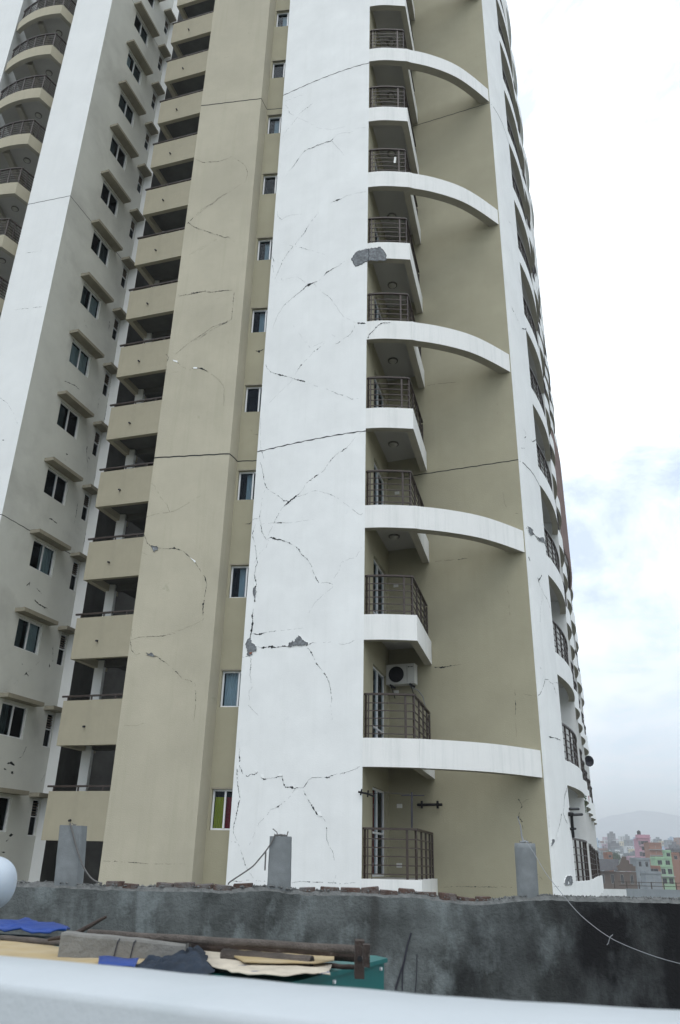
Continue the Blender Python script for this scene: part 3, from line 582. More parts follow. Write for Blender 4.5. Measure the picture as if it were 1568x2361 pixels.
# ---- right pier and the receding facade of curved balconies
cR1 = cropf(1620, 2300, .2203); cR2 = cropf(1600, 1800, .2203); cR3 = cropf(1560, 1300, .2203); cR5 = cropf(1540, 640, .288)
mb = MB(); mb.wall(Rp, ZB, ZT); mb.wall([Dp, (5.28, 20.58)], ZB, ZT)
for z in JOINTS: jl(mb, Rp, z, 1, .016)
RC = [(cR1, [[(470, 60, 8), (500, 72, 8), (560, 80, 4), (600, 98, 8), (640, 115, 6)], [(378, 915, 5), (390, 950, 9), (430, 945, 7), (470, 945, 7), (510, 945, 14), (520, 960, 8)], [(735, 770, 6), (720, 830, 6), (700, 890, 9), (690, 980, 5), (685, 1080, 5), (675, 1155, 6), (700, 1230, 10), (735, 1305, 8)], [(650, 1160, 10), (640, 1260, 7), (620, 1330, 4), (600, 1400, 4), (590, 1500, 3)], [(505, 2165, 3), (540, 2200, 4), (640, 2205, 2)], [(470, 1180, 2), (475, 1400, 2), (485, 1480, 2)], [(440, 2280, 4), (450, 2340, 4)], [(420, 980, 2), (430, 1120, 2)]]),
 (cR2, [[(400, 60, 8), (415, 100, 14), (425, 160, 4), (465, 240, 5), (490, 300, 5), (540, 380, 7), (570, 470, 5), (600, 560, 5), (615, 640, 8), (610, 710, 5)], [(460, 30, 14), (435, 80, 14), (415, 100, 10)], [(385, 1750, 4), (405, 1745, 14), (435, 1730, 6), (470, 1650, 4), (500, 1560, 5), (505, 1515, 5), (560, 1520, 3), (580, 1560, 4), (620, 1580, 5), (660, 1700, 7), (680, 1745, 3)], [(640, 1560, 3), (700, 1570, 4), (735, 1490, 8)], [(440, 1340, 5), (455, 1380, 6)], [(400, 1760, 3), (420, 1900, 2), (430, 2060, 3)], [(480, 300, 3), (445, 480, 3), (440, 640, 4), (430, 760, 2)]]),
 (cR3, [[(380, 215, 3), (415, 270, 4), (415, 330, 5), (395, 345, 8)], [(485, 365, 6), (512, 400, 5), (545, 378, 12), (575, 365, 12)], [(400, 490, 5), (350, 490, 2)], [(450, 1610, 12), (470, 1650, 30), (500, 1690, 30), (545, 1730, 6), (580, 1775, 26), (620, 1790, 20), (655, 1780, 22), (680, 1840, 16), (720, 1930, 6)], [(400, 1660, 5), (430, 1620, 5)], [(455, 2040, 10), (475, 2100, 8)], [(575, 520, 5), (590, 600, 5)], [(600, 1190, 3), (608, 1220, 3)]]),
 (cR5, [[(225, 1110, 6), (245, 1160, 6), (270, 1205, 4), (315, 1310, 2)], [(345, 1360, 14), (375, 1368, 8), (395, 1365, 9), (420, 1385, 7)], [(395, 1390, 7), (400, 1500, 10), (440, 1620, 6)], [(300, 800, 3), (350, 920, 5), (370, 1000, 5)], [(200, 185, 4), (235, 235, 2)], [(195, 470, 3), (215, 530, 3)]])]
for cf, lst in RC:
    for c_ in lst:
        try: crack(mb, Rp, cf, c_, 1, 1.0, 2.0, .005, .0034*(1.31 if cf is cR5 else 1))
        except Exception: pass
spall(mb, Rp, cR1, [(690, 2150), (700, 2090), (725, 2045), (770, 2045), (800, 2070), (805, 2150), (790, 2180), (710, 2190)], 2, 1, .007)
spall(mb, Rp, cR3, [(440, 1605), (470, 1620), (512, 1655), (505, 1730), (480, 1740), (450, 1690)], 2, 1, .007)
spall(mb, Rp, cR3, [(565, 1750), (590, 1765), (660, 1765), (690, 1850), (650, 1830), (600, 1815)], 2, 1, .007)
spall(mb, Rp, cR1, [(515, 1525), (545, 1530), (550, 1560), (520, 1610), (497, 1625)], 2, 1, .007)
spall(mb, Rp, cR1, [(590, 1420), (610, 1450), (600, 1500), (575, 1500)], 3, 3, .012, 1)
mb.build('pier_wall', ['white', 'crack', 'cement', 'flake'], TW, smoothsh=False)

def bay(pa, pb, bulge, kr, inset, fas, sof, back, nposts, roof=None, endw=True, side=True, rname='railing', lamp=False):
    path = arc(pa, pb, bulge); A_ = Vector(pa); B_ = Vector(pb); e = (B_-A_).normalized(); n = Vector((-e.y, e.x))
    ai = A_+n*inset; bi = B_+n*inset
    wl = MB()
    wl.wall([tuple(A_), tuple(ai)], ZB, roof or ZT); wl.wall([tuple(ai), tuple(bi)], ZB, roof or ZT); wl.wall([tuple(bi), tuple(B_)], ZB, roof or ZT)
    if roof: wl.prism(path+[tuple(bi), tuple(ai)], roof, roof+.9, 0)
    wl.build('balcony_wall', back, TW)
    s = MB(); z = zf(0); s.band(path, .2, z-.65, z, 0, 1)
    pin = arc(Vector(pa)+n*.19, Vector(pb)+n*.19, bulge*.97)
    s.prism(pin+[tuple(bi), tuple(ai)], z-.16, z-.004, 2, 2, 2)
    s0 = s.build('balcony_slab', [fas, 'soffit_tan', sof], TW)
    l = plen(path); ps = [(l*(i+.5)/nposts if 0 else .05+(l-.1)*i/(nposts-1), .05) for i in range(nposts)]
    r_ = railing(arc(Vector(pa)+n*.05, Vector(pb)+n*.05, bulge), ps, z, name=rname)
    k0 = kr[0]
    for o in (s0, r_): o.location.z += 3*k0; WL[o.name] = WL[o.name]+Vector((0, 0, 3*k0))
    for k in kr[1:]:
        copy_part(s0, (0, 0, 3*(k-k0))); copy_part(r_, (0, 0, 3*(k-k0)))
    return path
bays = [((6.30, 22.30), (7.92, 26.3), .16, range(0, 13)), ((8.17, 27.2), (9.0, 29.7), .13, range(0, 13)), ((9.17, 30.3), (10.03, 32.9), .13, range(0, 12)),
        ((10.22, 33.6), (11.15, 36.3), .14, range(0, 11)), ((11.36, 37.0), (12.35, 39.8), .14, range(0, 10)), ((12.55, 40.6), (13.5, 43.4), .14, range(0, 10))]
for i, (a, b, bu, kr) in enumerate(bays):
    bay(a, b, bu, list(kr), 1.7, 'white', 'soffit', 'white', 7 if i == 0 else 5, roof=None if i == 0 else 42.0)
    if i < 5:
        p = MB(); p.wall([b, bays[i+1][0]], ZB, ZT if i == 0 else 42.9); p.build('pier_wall', 'white', TW)
# roof block that steps down behind, brown slatted screen on the far bays
sc_ = MB(); pth = arc(Vector((10.25, 33.6)), Vector((12.34, 39.8)), .18, 30)
for i in range(31):
    p = pth[i]; sc_.box(p[0]-.03, p[1]-.05, 13.5, p[0]+.05, p[1]+.05, 19.6)
for z in (13.6, 16.5, 19.4): sc_.band(pth, .06, z, z+.08)
sc_.build('slatted_screen', 'louvre', TW)

# ================================================================ left wing
K0, K, G2 = (-13.95, 26.05), (-11.93, 25.50), (-10.43, 30.0)
KW = [K0, K]; GW = [K, G2]
mb = MB(); mb.wall([(-14.05, 29.0), K0], ZB, ZT); mb.wall(KW, ZB, ZT)
for z in JOINTS: jl(mb, KW, z, 1, .014)
for c_ in ([(60, 1745, 1), (130, 1735, 2), (200, 1728, 3), (290, 1715, 1)], [(100, 2120, 1), (180, 2110, 3), (230, 2105, 4), (290, 2098, 3)]): crack(mb, KW, cA, c_, 1, 1, 2, .004, .005)
for c_ in ([(0, 545, 4), (50, 580, 2), (100, 660, 2), (125, 740, 1)], [(0, 830, 10), (30, 835, 6)], [(0, 128, 6), (4, 130, 3)]): crack(mb, KW, cB, c_, 1, 1, 2, .004, .005)
mb.build('wing_front_wall', ['white_wing', 'crack'], TW)
def s_az(path, x, y): return hit(x, y, path)[0]
sw0 = s_az(GW, *cB(295, 1205)); sw1 = s_az(GW, *cB(440, 1300)); ss0 = s_az(GW, *cC(380, 445)); ss1 = s_az(GW, *cC(430, 455))
sl0 = s_az(GW, *cB(303, 1015))-.35; sl1 = s_az(GW, *cB(530, 1170))-.35
WZ0, WZ1 = .68, 1.78
gk = range(-1, 15); holes = []
for k in gk: holes += [(sw0, sw1, WZ0+3*k, WZ1+3*k), (ss0, ss1, .60+3*k, 1.80+3*k)]
mb = MB(); mb.wall(GW, ZB, ZT, holes, .1)
for z in JOINTS: jl(mb, GW, z, 1, .014)
GC = [(cB, [[(440, 430, 8), (470, 440, 10), (515, 460, 10), (545, 490, 5)], [(450, 925, 14), (465, 932, 8)], [(440, 960, 4), (455, 980, 4)], [(335, 1370, 10), (355, 1375, 16), (390, 1405, 3)], [(180, 1830, 5), (205, 1805, 14), (200, 1830, 6)], [(225, 1835, 8), (250, 1845, 6), (285, 1885, 5)], [(235, 1925, 14), (265, 1955, 8), (300, 1975, 12), (325, 1985, 14)], [(195, 1990, 4), (192, 2035, 5)], [(600, 850, 4), (592, 910, 7), (600, 1000, 3), (597, 1060, 4)], [(535, 1240, 4), (525, 1310, 7), (510, 1400, 4)], [(605, 945, 12), (612, 965, 8)], [(680, 540, 4), (668, 625, 6)], [(750, 20, 6), (742, 80, 5)], [(575, 10, 3), (595, 70, 4)], [(795, 200, 5), (790, 270, 4), (735, 570, 5), (725, 640, 8), (712, 700, 6)], [(455, 1890, 6), (450, 1900, 10)], [(800, 210, 4), (792, 250, 4)], [(655, 1040, 4), (645, 1140, 5)], [(595, 1440, 4), (575, 1530, 6), (570, 1600, 5)], [(520, 1900, 4), (505, 1990, 8), (495, 2050, 8)]]),
 (cC, [[(150, 400, 6), (155, 412, 5)], [(165, 480, 8), (180, 468, 14), (195, 490, 10)], [(45, 1085, 14), (75, 1080, 22), (100, 1100, 16)], [(25, 1120, 16), (45, 1130, 12)], [(75, 1140, 16), (95, 1155, 14)], [(0, 1250, 20), (15, 1265, 18)], [(60, 1580, 14), (90, 1570, 14)], [(40, 1620, 10), (60, 1600, 14)], [(10, 1690, 8), (35, 1695, 16)], [(340, 400, 8), (335, 430, 14)], [(190, 1410, 6), (195, 1425, 6)], [(270, 385, 2), (215, 440, 2), (95, 540, 1.4)], [(362, 280, 5), (360, 390, 3)], [(180, 970, 8), (150, 1040, 3), (100, 1060, 2)], [(310, 1150, 3), (280, 1210, 4)], [(268, 1600, 4), (262, 1700, 8), (245, 1790, 6)]])]
for cf, lst in GC:
    for c_ in lst: crack(mb, GW, cf, c_, 1, .8, 2.0, .004, .0058)
mb.build('wing_side_wall', ['grey_wall', 'crack'], TW)
vr = random.Random(11)
for k in gk:
    if k < 0: continue
    cov = [((.0, .4), (.55, 1)), ((0, .45),), ((.5, 1),), ((0, 1),), ()][(k*2+1) % 5] if k != 1 else ((0, .45),)
    cmn = ('curtain_dark', 'curtain') if k % 3 else ('curtain', 'curtain_dark')
    window(GW, sw0, sw1, WZ0+3*k, WZ1+3*k, depth=.1, cover=cov, cm=cmn, split=(.5,), fw=.05)
    o = window(GW, ss0, ss1, .60+3*k, 1.80+3*k, depth=.1, cover=(), split=(), hbar=.62, name='narrow_window', fw=.035)
    lv = MB()
    for q in range(5): bar(lv, GW, ss0+.04, ss1-.04, 1.3+3*k+q*.09, 1.325+3*k+q*.09, -.07, -.11)
    lv.build('glass_louvres', 'rail_light', o)
# concrete sunshades over the windows
def lintel(s0, s1, z, pr=.42):
    b = MB(); bar(b, GW, s0, s1, z, z+.09, pr, -.02); bar(b, GW, s0, s1, z+.09, z+.14, pr, pr-.06); bar(b, GW, s0+.002, s0+.06, z+.09, z+.138, pr-.061, 0); return b.build('sunshade', 'lintel', TW)
a_ = lintel(sw0-.30, sw1+.30, 1.86); b_ = lintel(ss0-.28, plen(GW)-.02, 1.86)
for k in range(1, 15): copy_part(a_, (0, 0, 3*k)); copy_part(b_, (0, 0, 3*k))
# end strip and stair landings
mb = MB(); SP = [G2, (-10.02, 29.93)]; mb.wall(SP, ZB, ZT); mb.wall([(-10.02, 29.93), (-9.95, 32.5)], ZB, ZT, (), 0, 1)
mb.build('end_wall', ['white_wing', 'stair_shaded'], TW)
mb = MB(); mb.wall([(-10.2, 32.5), (-5.2, 31.5)], ZB, ZT); mb.build('stair_back_wall', 'stair_shaded', TW)
cl = MB(); cl.box(-9.05, 29.35, ZB, -8.72, 29.65, ZT); cl.build('stair_column', 'white_wing', TW)
BL, BR = (-9.56, 28.05), (-5.35, 26.72)
def landing():
    s = MB(); z0, z1 = .45, 1.97
    s.obox(BL, BR, .18, z0, z1, 0, 1)
    e = (Vector(BR)-Vector(BL)).normalized(); n = Vector((-e.y, e.x))
    a = Vector(BL)+n*.181; b = a+n*1.9
    q = a+e*.2
    s.hexa([(a.x, a.y, z0+.002), (q.x, q.y, z0+.002), (q.x+n.x*1.9, q.y+n.y*1.9, z0+.002), (b.x, b.y, z0+.002), (a.x, a.y, z1), (q.x, q.y, z1), (q.x+n.x*1.9, q.y+n.y*1.9, z1), (b.x, b.y, z1)], 0)
    c = Vector(BR)+n*.181; d = c+n*3.4; a2 = q; b2 = a2+n*3.4
    s.hexa([(a2.x+.001, a2.y, z0+.28), (c.x, c.y, z0+.28), (d.x, d.y, z0+.28), (b2.x, b2.y, z0+.28), (a2.x+.001, a2.y, z0+.42), (c.x, c.y, z0+.42), (d.x, d.y, z0+.42), (b2.x, b2.y, z0+.42)], 1)
    # a cross beam under the slab
    u = Vector(BL)+n*1.5; v = Vector(BR)+n*1.5; s.obox(u+e*.45, v, .22, z0+.03, z0+.279, 1, 1)
    o = s.build('stair_landing', ['beige', 'stair_shaded'], TW)
    r_ = MB(); r_.obox(Vector(BL)+n*.04-e*.12, Vector(BR)+n*.04, .07, z1+.13, z1+.19, 0, 1)
    for i in range(5):
        p = Vector(BL)+n*.05+e*(.1+i*.95); r_.obox(p, p+e*.05, .04, z1, z1+.13, 0, 1)
    r_.build('handrail', 'rail', o)
    dp = MB(); p = Vector(BL)+e*1.02; dp.tube([(p.x, p.y+.02, z0+.62), (p.x-n.x*.1, p.y-n.y*.1, z0+.6)], .035, 0, 10); dp.build('drain_spout', 'steel_dark', o)
    return o
ld = landing()
for k in range(-1, 15):
    if k: copy_part(ld, (0, 0, 3*k))
# fan of the left balconies
LB, LF, LR = (-17.1, 26.85), (-14.52, 25.85), (-14.0, 26.65)
def wing_balcony():
    pa = arc(LB, LF, .22, 12)+[LR]; z = zf(8)+.35
    s = MB(); s.band(pa, .2, z-.65, z, 0, 1)
    s.prism([(-16.9, 27.1), (-15.7, 26.3), (-14.66, 26.12), (-14.22, 26.8), (-14.22, 29.0), (-17.0, 29.6)], z-.2, z-.03, 2)
    s.box(-15.95, 26.6, z-.45, -15.7, 29.0, z-.201, 1)
    o = s.build('balcony_slab', ['beige', 'soffit_tan', 'soffit'], TW)
    q = arc((-17.05, 26.9), (-14.52, 25.92), .22, 12)+[(-14.08, 26.62)]; l = plen(q); l1 = plen(q[:-1])
    r_ = railing(q, [(.1+(l1-.15)*i/5, .05) for i in range(6)]+[(l1+.35, .04), (l-.03, .04)], z, 1.0, 6)
    lm = MB(); disc(lm, (-15.1, 27.2), .17, z-.2, z-.235, .165, 0); disc(lm, (-15.1, 27.2), .13, z-.236, z-.30, .07, 1); lp_ = lm.build('ceiling_lamp', ['lamp_ring', 'lamp_glass'], TW)
    return o, r_, lp_
w0 = wing_balcony()
for k in range(-3, 7):
    if k:
        for o in w0: copy_part(o, (0, 0, 3*k))
mb = MB(); mb.wall([(-17.3, 29.4), (-14.05, 29.0)], ZB, ZT); mb.build('balcony_back_wall', 'grey_wall', TW)
mb = MB(); mb.wall([(-22.0, 27.9), (-17.15, 26.80)], ZB, ZT); mb.wall([(-17.15, 26.8), (-17.3, 29.4)], ZB, ZT); mb.build('wing_pier_wall', 'white_wing', TW)
rf = MB(); rf.prism([P0, P1, P2, P3, (-2.4, 21.1), Wp[0], (.66, 19.02), BK, Dp, (6.3, 22.3), (7.9, 26.3), (7.9, 34), (-14, 34), (-14, 26.05), K, (-10.4, 30), (-10, 32.4), (-5.3, 31.4)], ZT-.3, ZT, 0); rf.build('roof', 'cement_line', TW)

# ================================================================ small things on the tower
# air conditioner
s_a, z_a = hit(*c6(405, 598), Tp); s_b, z_b = hit(*c6(548, 478), Tp)
ax0 = on(Tp, s_a+.02, .30); e = (Vector(Tp[1])-Vector(Tp[0])).normalized()
AC = empty('air_conditioner', (ax0.x, ax0.y, z_a), 'white outdoor air conditioner unit bracketed to wall under balcony', 'air conditioner')
zz = zf(2)-.65-.12; h_ = .52; w_ = .80; z0_ = zz-h_+.08
acpath = [tuple(on(Tp, .06, .42)), tuple(on(Tp, .86, .42))]
b = MB(); bar(b, acpath, 0, w_, z0_, z0_+h_, 0, -.30); bar(b, acpath, -.01, w_+.01, z0_+h_, z0_+h_+.02, .01, -.31)
bar(b, acpath, .59, .6, z0_+.03, z0_+h_-.03, .004, 0, 1); b.build('casing', ['ac_white', 'lamp_ring'], AC)
cx = .29; cz = z0_+.26
def acp(s_, z, off=0): p = on(acpath, s_, off); return (p.x, p.y, z)
gk_ = MB(); gk_.face([acp(cx+.215*math.cos(t*math.pi/16), cz+.215*math.sin(t*math.pi/16), .006) for t in range(32)]); gk_.build('fan_opening', 'black', AC)
gr = MB()
for r_ in (.06, .11, .16, .215): gr.tube([acp(cx+r_*math.cos(t*math.pi/12), cz+r_*math.sin(t*math.pi/12), .02) for t in range(25)], .004, 0, 5, False)
for t in range(8): gr.tube([acp(cx, cz, .02), acp(cx+.215*math.cos(t*math.pi/4), cz+.215*math.sin(t*math.pi/4), .02)], .004, 0, 5)
gr.build('fan_grille', 'steel_dark', AC)
lg = MB(); bar(lg, acpath, .62, .67, z0_+.44, z0_+.465, .004, .0005); bar(lg, acpath, .69, .76, z0_+.44, z0_+.458, .004, .0005); lg.build('badge', 'black', AC)
bk = MB()
for s_ in (.12, .68):
    bar(bk, acpath, s_-.02, s_+.02, z0_-.04, z0_-.001, .02, -.42); bk.tube([acp(s_, z0_-.30, -.41), acp(s_, z0_-.04, -.05)], .014, 0, 6)
bk.build('bracket', 'steel_dark', AC)
hs = MB(); hs.tube([acp(.60, z0_+.05, -.1), acp(.66, z0_-.08, -.12), acp(.84, z0_-.16, -.2), acp(.95, z0_-.32, -.3), acp(.99, z0_-.62, -.36)], .013, 0, 7)
hs.build('drain_hose', 'rope_pale', AC)
# clothes rod on the tan wall, and hanging clothes frame
s1_, z1_ = hit(*c6(550, 1270), Tp); s2_, z2_ = hit(*c6(685, 1270), Tp)
def tp(s_, z, off): p = on(Tp, s_, off); return (p.x, p.y, z)
b = MB(); b.tube([tp(s1_, z1_, .14), tp(s2_, z1_, .14)], .035, 0, 10)
for s_ in (s1_+.12, s2_-.12): b.tube([tp(s_, z1_, 0), tp(s_, z1_, .2)], .02, 0, 8); b.tube([tp(s_, z1_-.09, .14), tp(s_, z1_+.09, .14)], .03, 0, 8)
o = b.build('clothes_rod', 'black', None, loc=tp((s1_+s2_)/2, z1_, 0)); tag(o, 'short black clothes rod bracketed to the tan wall beside the lowest balcony', 'clothes rod')
b = MB(); p0 = at(*c6(512, 1200), 19.1); 
pA = at(*c6(455, 1217), 19.15); pB = at(*c6(580, 1217), 19.15); pC = at(*c6(512, 1395), 19.1)
b.tube([pA, pB], .012, 0, 6); b.tube([p0, pC], .022, 0, 8); b.tube([at(*c6(262, 1207), 19.2), at(*c6(370, 1203), 19.2), at(*c6(500, 1212), 19.15)], .006, 0, 5)
o = b.build('clothes_stand', 'steel_dark', None, loc=pC); tag(o, 'thin dark clothes pole standing above the lowest balcony railing', 'clothes stand')
b = MB(); q = at(*c6(232, 1200), 18.95); b.tube([q+Vector((-.06, 0, .01)), q+Vector((.12, 0, -.02)), q+Vector((.30, .1, -.07))], .022, 0, 8); b.tube([q+Vector((.0, .05, -.05)), q+Vector((.02, -.05, .06))], .018, 0, 8); b.tube([q+Vector((.16, .05, -.09)), q+Vector((.17, -.03, .04))], .018, 0, 8)
o = b.build('wall_hook', 'black', None, loc=q); tag(o, 'small black line hook on the white wall edge by the lowest balcony', 'hook')
# clothes post on right pier
b = MB(); pa_ = at(*cR1(765, 1180), 22.0); pb_ = at(*cR1(945, 1172), 22.9); pc_ = at(*cR1(795, 1180), 22.15); pd_ = at(*cR1(822, 1500), 22.3)
b.tube([pa_, pb_], .035, 0, 8); b.tube([pc_, pd_], .04, 0, 8); b.tube([at(*cR1(770, 1377), 22.1), at(*cR1(850, 1377), 22.4)], .03, 0, 8); b.tube([at(*cR1(758, 1155), 22.0), at(*cR1(815, 1162), 22.1)], .03, 0, 8)
o = b.build('clothes_post', 'black', None, loc=pd_); tag(o, 'black tee-shaped clothes post above the lowest right-hand railing', 'clothes post')
b = MB(); b.tube([at(*cR1(752, 1095), 22.2), at(*cR1(895, 1095), 23.0)], .035, 0, 8)
o = b.build('clothes_rod', 'black', None, loc=at(*cR1(752, 1095), 22.2)); tag(o, 'black clothes rod jutting from the white curved pier on the right', 'clothes rod')
# satellite dish
dc = at(*cR1(1048, 412), 38.5); b = MB(); nd = 18
k = len(b.v); b.v.append(tuple(dc+Vector((0, .12, 0))))
for j in range(nd): t = 2*math.pi*j/nd; b.v.append(tuple(dc+Vector((.22*math.cos(t), 0, .25*math.sin(t)))))
for j in range(nd): b.f.append((k, k+1+j, k+1+(j+1) % nd)); b.m.append(0)
b.tube([dc+Vector((0, .1, 0)), dc+Vector((-.5, .3, -.2))], .03, 0, 6); b.tube([dc, dc+Vector((0, -.3, -.1))], .012, 0, 5)
o = b.build('satellite_dish', 'steel_dark', None, loc=dc); tag(o, 'small dark satellite dish sticking out from the far right edge of tower', 'satellite dish')
# potted plants and cloth on the second right balcony
pc = at(*cR1(945, 1010), 27.0); b = MB(); rr = random.Random(5)
b.tube([pc+Vector((0, 0, -.25)), pc+Vector((.01, 0, .0)), pc+Vector((-.01, 0, .22))], .02, 1, 6)
for i in range(420):
    p = pc+Vector((rr.gauss(.02, .06), rr.gauss(0, .08), rr.uniform(-.28, .25))); a = Vector((rr.uniform(-1, 1), rr.uniform(-1, 1), rr.uniform(-1, 1)))*.05; c = Vector((rr.uniform(-1, 1), rr.uniform(-1, 1), rr.uniform(-1, 1)))*.05
    b.face([p, p+a, p+a+c])
o = b.build('balcony_plant', ['leaf', 'rust'], None, loc=pc); tag(o, 'dark green plant climbing the second right-hand balcony', 'plant', kind=None)
def hung(px0, py0, px1, py1, Y, m_, label):
    b = MB(); n = 8; a = at(*cR1(px0, py0), Y); c = at(*cR1(px1, py1), Y)
    for i in range(n):
        for k in range(5):
            def q(i, k): t = i/n; u = k/5; return (a.x+(c.x-a.x)*t, Y+.03*math.sin(t*11+u*2), a.z+(c.z-a.z)*u+.02*math.sin(t*6))
            b.face([q(i, k+1), q(i+1, k+1), q(i+1, k), q(i, k)])
    o = b.build('hanging_cloth', m_, None, loc=a); tag(o, label, 'cloth')
hung(900, 735, 952, 870, 26.9, 'cloth', 'dark navy cloth hung out above the balcony plant')
hung(985, 900, 1050, 985, 29.0, 'red_cloth', 'dull red cloth hanging right of the balcony plant')
cN1 = cropf(1000, 0, .51)
pq = at(*cN1(472, 985), 18.93); b = MB(); b.hexa([(pq.x-.045, pq.y, pq.z-.13), (pq.x+.02, pq.y, pq.z-.13), (pq.x+.02, pq.y+.004, pq.z-.13), (pq.x-.045, pq.y+.004, pq.z-.13), (pq.x-.02, pq.y, pq.z+.13), (pq.x+.045, pq.y, pq.z+.13), (pq.x+.045, pq.y+.004, pq.z+.13), (pq.x-.02, pq.y+.004, pq.z+.13)])
o = b.build('paper_slip', 'plate', None, loc=pq); tag(o, 'small slanted white slip stuck on a high balcony railing', 'paper slip')

# ================================================================ near roof: cement parapet wall, stub columns, ropes
def azz(px, py, Y): return at(px, py, Y)
YW = 10.0
PW = empty('parapet_wall', (0, YW, -1.6), 'grey cement rooftop wall with black mould and broken brick top', 'wall')
top = lambda x: -.285+.012*x*0
def wall_z(x):
    z = -.30+.012*mnoise.noise(Vector((x*2.2, 0, 0)))+.013*mnoise.noise(Vector((x*9, 3, 0)))+.006*mnoise.noise(Vector((x*31, 3, 7)))
    px = 784+x/YW*FPX  # rough photo column
    d = (x-1.62)/.42
    z -= .07*math.exp(-d*d)          # broken dip left of the round column
    z += .030*math.exp(-((x+.78)/.24)**2)+.016*math.exp(-((x+3.35)/.4)**2)
    return z
b = MB(); n = 420; x0w, x1w = -7.0, 8.0; YWb = YW+.24
rows = [(-2.6, 0), (-1.2, 0), (-.6, 0), (0, 1)]
k = len(b.v)
prof = []
for i in range(n+1):
    x = x0w+(x1w-x0w)*i/n; zt = wall_z(x); j1 = .010*mnoise.noise(Vector((x*14, 1, 1)))
    pts = [(x, YW, -2.6), (x, YW, -.75), (x, YW+.004*mnoise.noise(Vector((x*5, 0, 4))), zt-.05), (x, YW+.03+j1, zt-.012+j1), (x, YW+.09, zt+.012*mnoise.noise(Vector((x*17, 5, 0)))), (x, YW+.17, zt+.014*mnoise.noise(Vector((x*15, 9, 0)))), (x, YWb, zt-.02), (x, YWb, -2.6)]
    b.v += pts
m_ = 8
for i in range(n):
    for j in range(m_-1): q = k+i*m_+j; b.f.append((q, q+m_, q+m_+1, q+1)); b.m.append(0 if j < 2 else 1)
b.build('plastered_wall', ['parapet_cement', 'mortar'], PW, smoothsh=False)
br = random.Random(21); bb = MB()
def brick_run(px0, px1, skip=()):
    xa = at(px0, 2035, YW+.1).x; xb = at(px1, 2035, YW+.1).x; x = xa
    while x < xb-.05:
        l = br.uniform(.19, .245); l = min(l, xb-x); z = wall_z(x+l/2)-.012; h = br.uniform(.030, .060); t = br.uniform(-.009, .009); y = YW+.035+br.uniform(-.02, .02)
        c = .008; zt = z+h
        ring0 = [(x+.004, y), (x+l-.006, y), (x+l-.006, y+.11), (x+.004, y+.11)]
        lo = [(p[0], p[1], z-.03) for p in ring0]; md = [(p[0], p[1], zt-c+(t if p[0] > x+.1 else -t)+br.uniform(-.004, .004)) for p in ring0]
        tp_ = [(p[0]+(c if p[0] < x+.1 else -c), p[1]+(c if p[1] < y+.05 else -c), zt+(t if p[0] > x+.1 else -t)+br.uniform(-.004, .004)) for p in ring0]
        bb.hexa(lo+md, 0); k = len(bb.v); bb.v += md+tp_
        for f in ((4, 5, 6, 7), (0, 1, 5, 4), (1, 2, 6, 5), (2, 3, 7, 6), (3, 0, 4, 7)): bb.f.append(tuple(k+i for i in f)); bb.m.append(0)
        x += l+(br.uniform(.0, .006) if br.random() < .8 else br.uniform(.01, .05))
brick_run(247, 322); brick_run(362, 585); brick_run(690, 1130); 
mat('brick_top', (.105, .068, .055), .95, .5, 11, .8, 60, patch=(7, (.16, .155, .15), .85), thr=(.45, .62))
bb.build('brick_course', 'brick_top', PW)
# mortar rubble lumps on the top of the wall
rb = MB(); rr = random.Random(8)
for i in range(900):
    x = rr.uniform(-3.9, 4.8); s_ = rr.uniform(.004, .017)**1; y = YW+rr.uniform(-.004, .2); z = wall_z(x)-.002
    if abs(x+.78) < .35: s_ *= 1.5
    vs = [Vector((rr.gauss(0, 1), rr.gauss(0, 1), rr.gauss(0, 1))).normalized()*s_*rr.uniform(.7, 1.2) for _ in range(4)]
    c = Vector((x, y, z+s_*.3))
    oc = [Vector((s_, 0, 0)), Vector((0, s_, 0)), Vector((-s_, 0, 0)), Vector((0, -s_, 0)), Vector((0, 0, s_)), Vector((0, 0, -s_))]
    oc = [c+q*rr.uniform(.6, 1.2) for q in oc]
    for f in ((0, 1, 4), (1, 2, 4), (2, 3, 4), (3, 0, 4), (1, 0, 5), (2, 1, 5), (3, 2, 5), (0, 3, 5)): rb.face([oc[j] for j in f])
rb.build('mortar_rubble', 'mortar', PW)
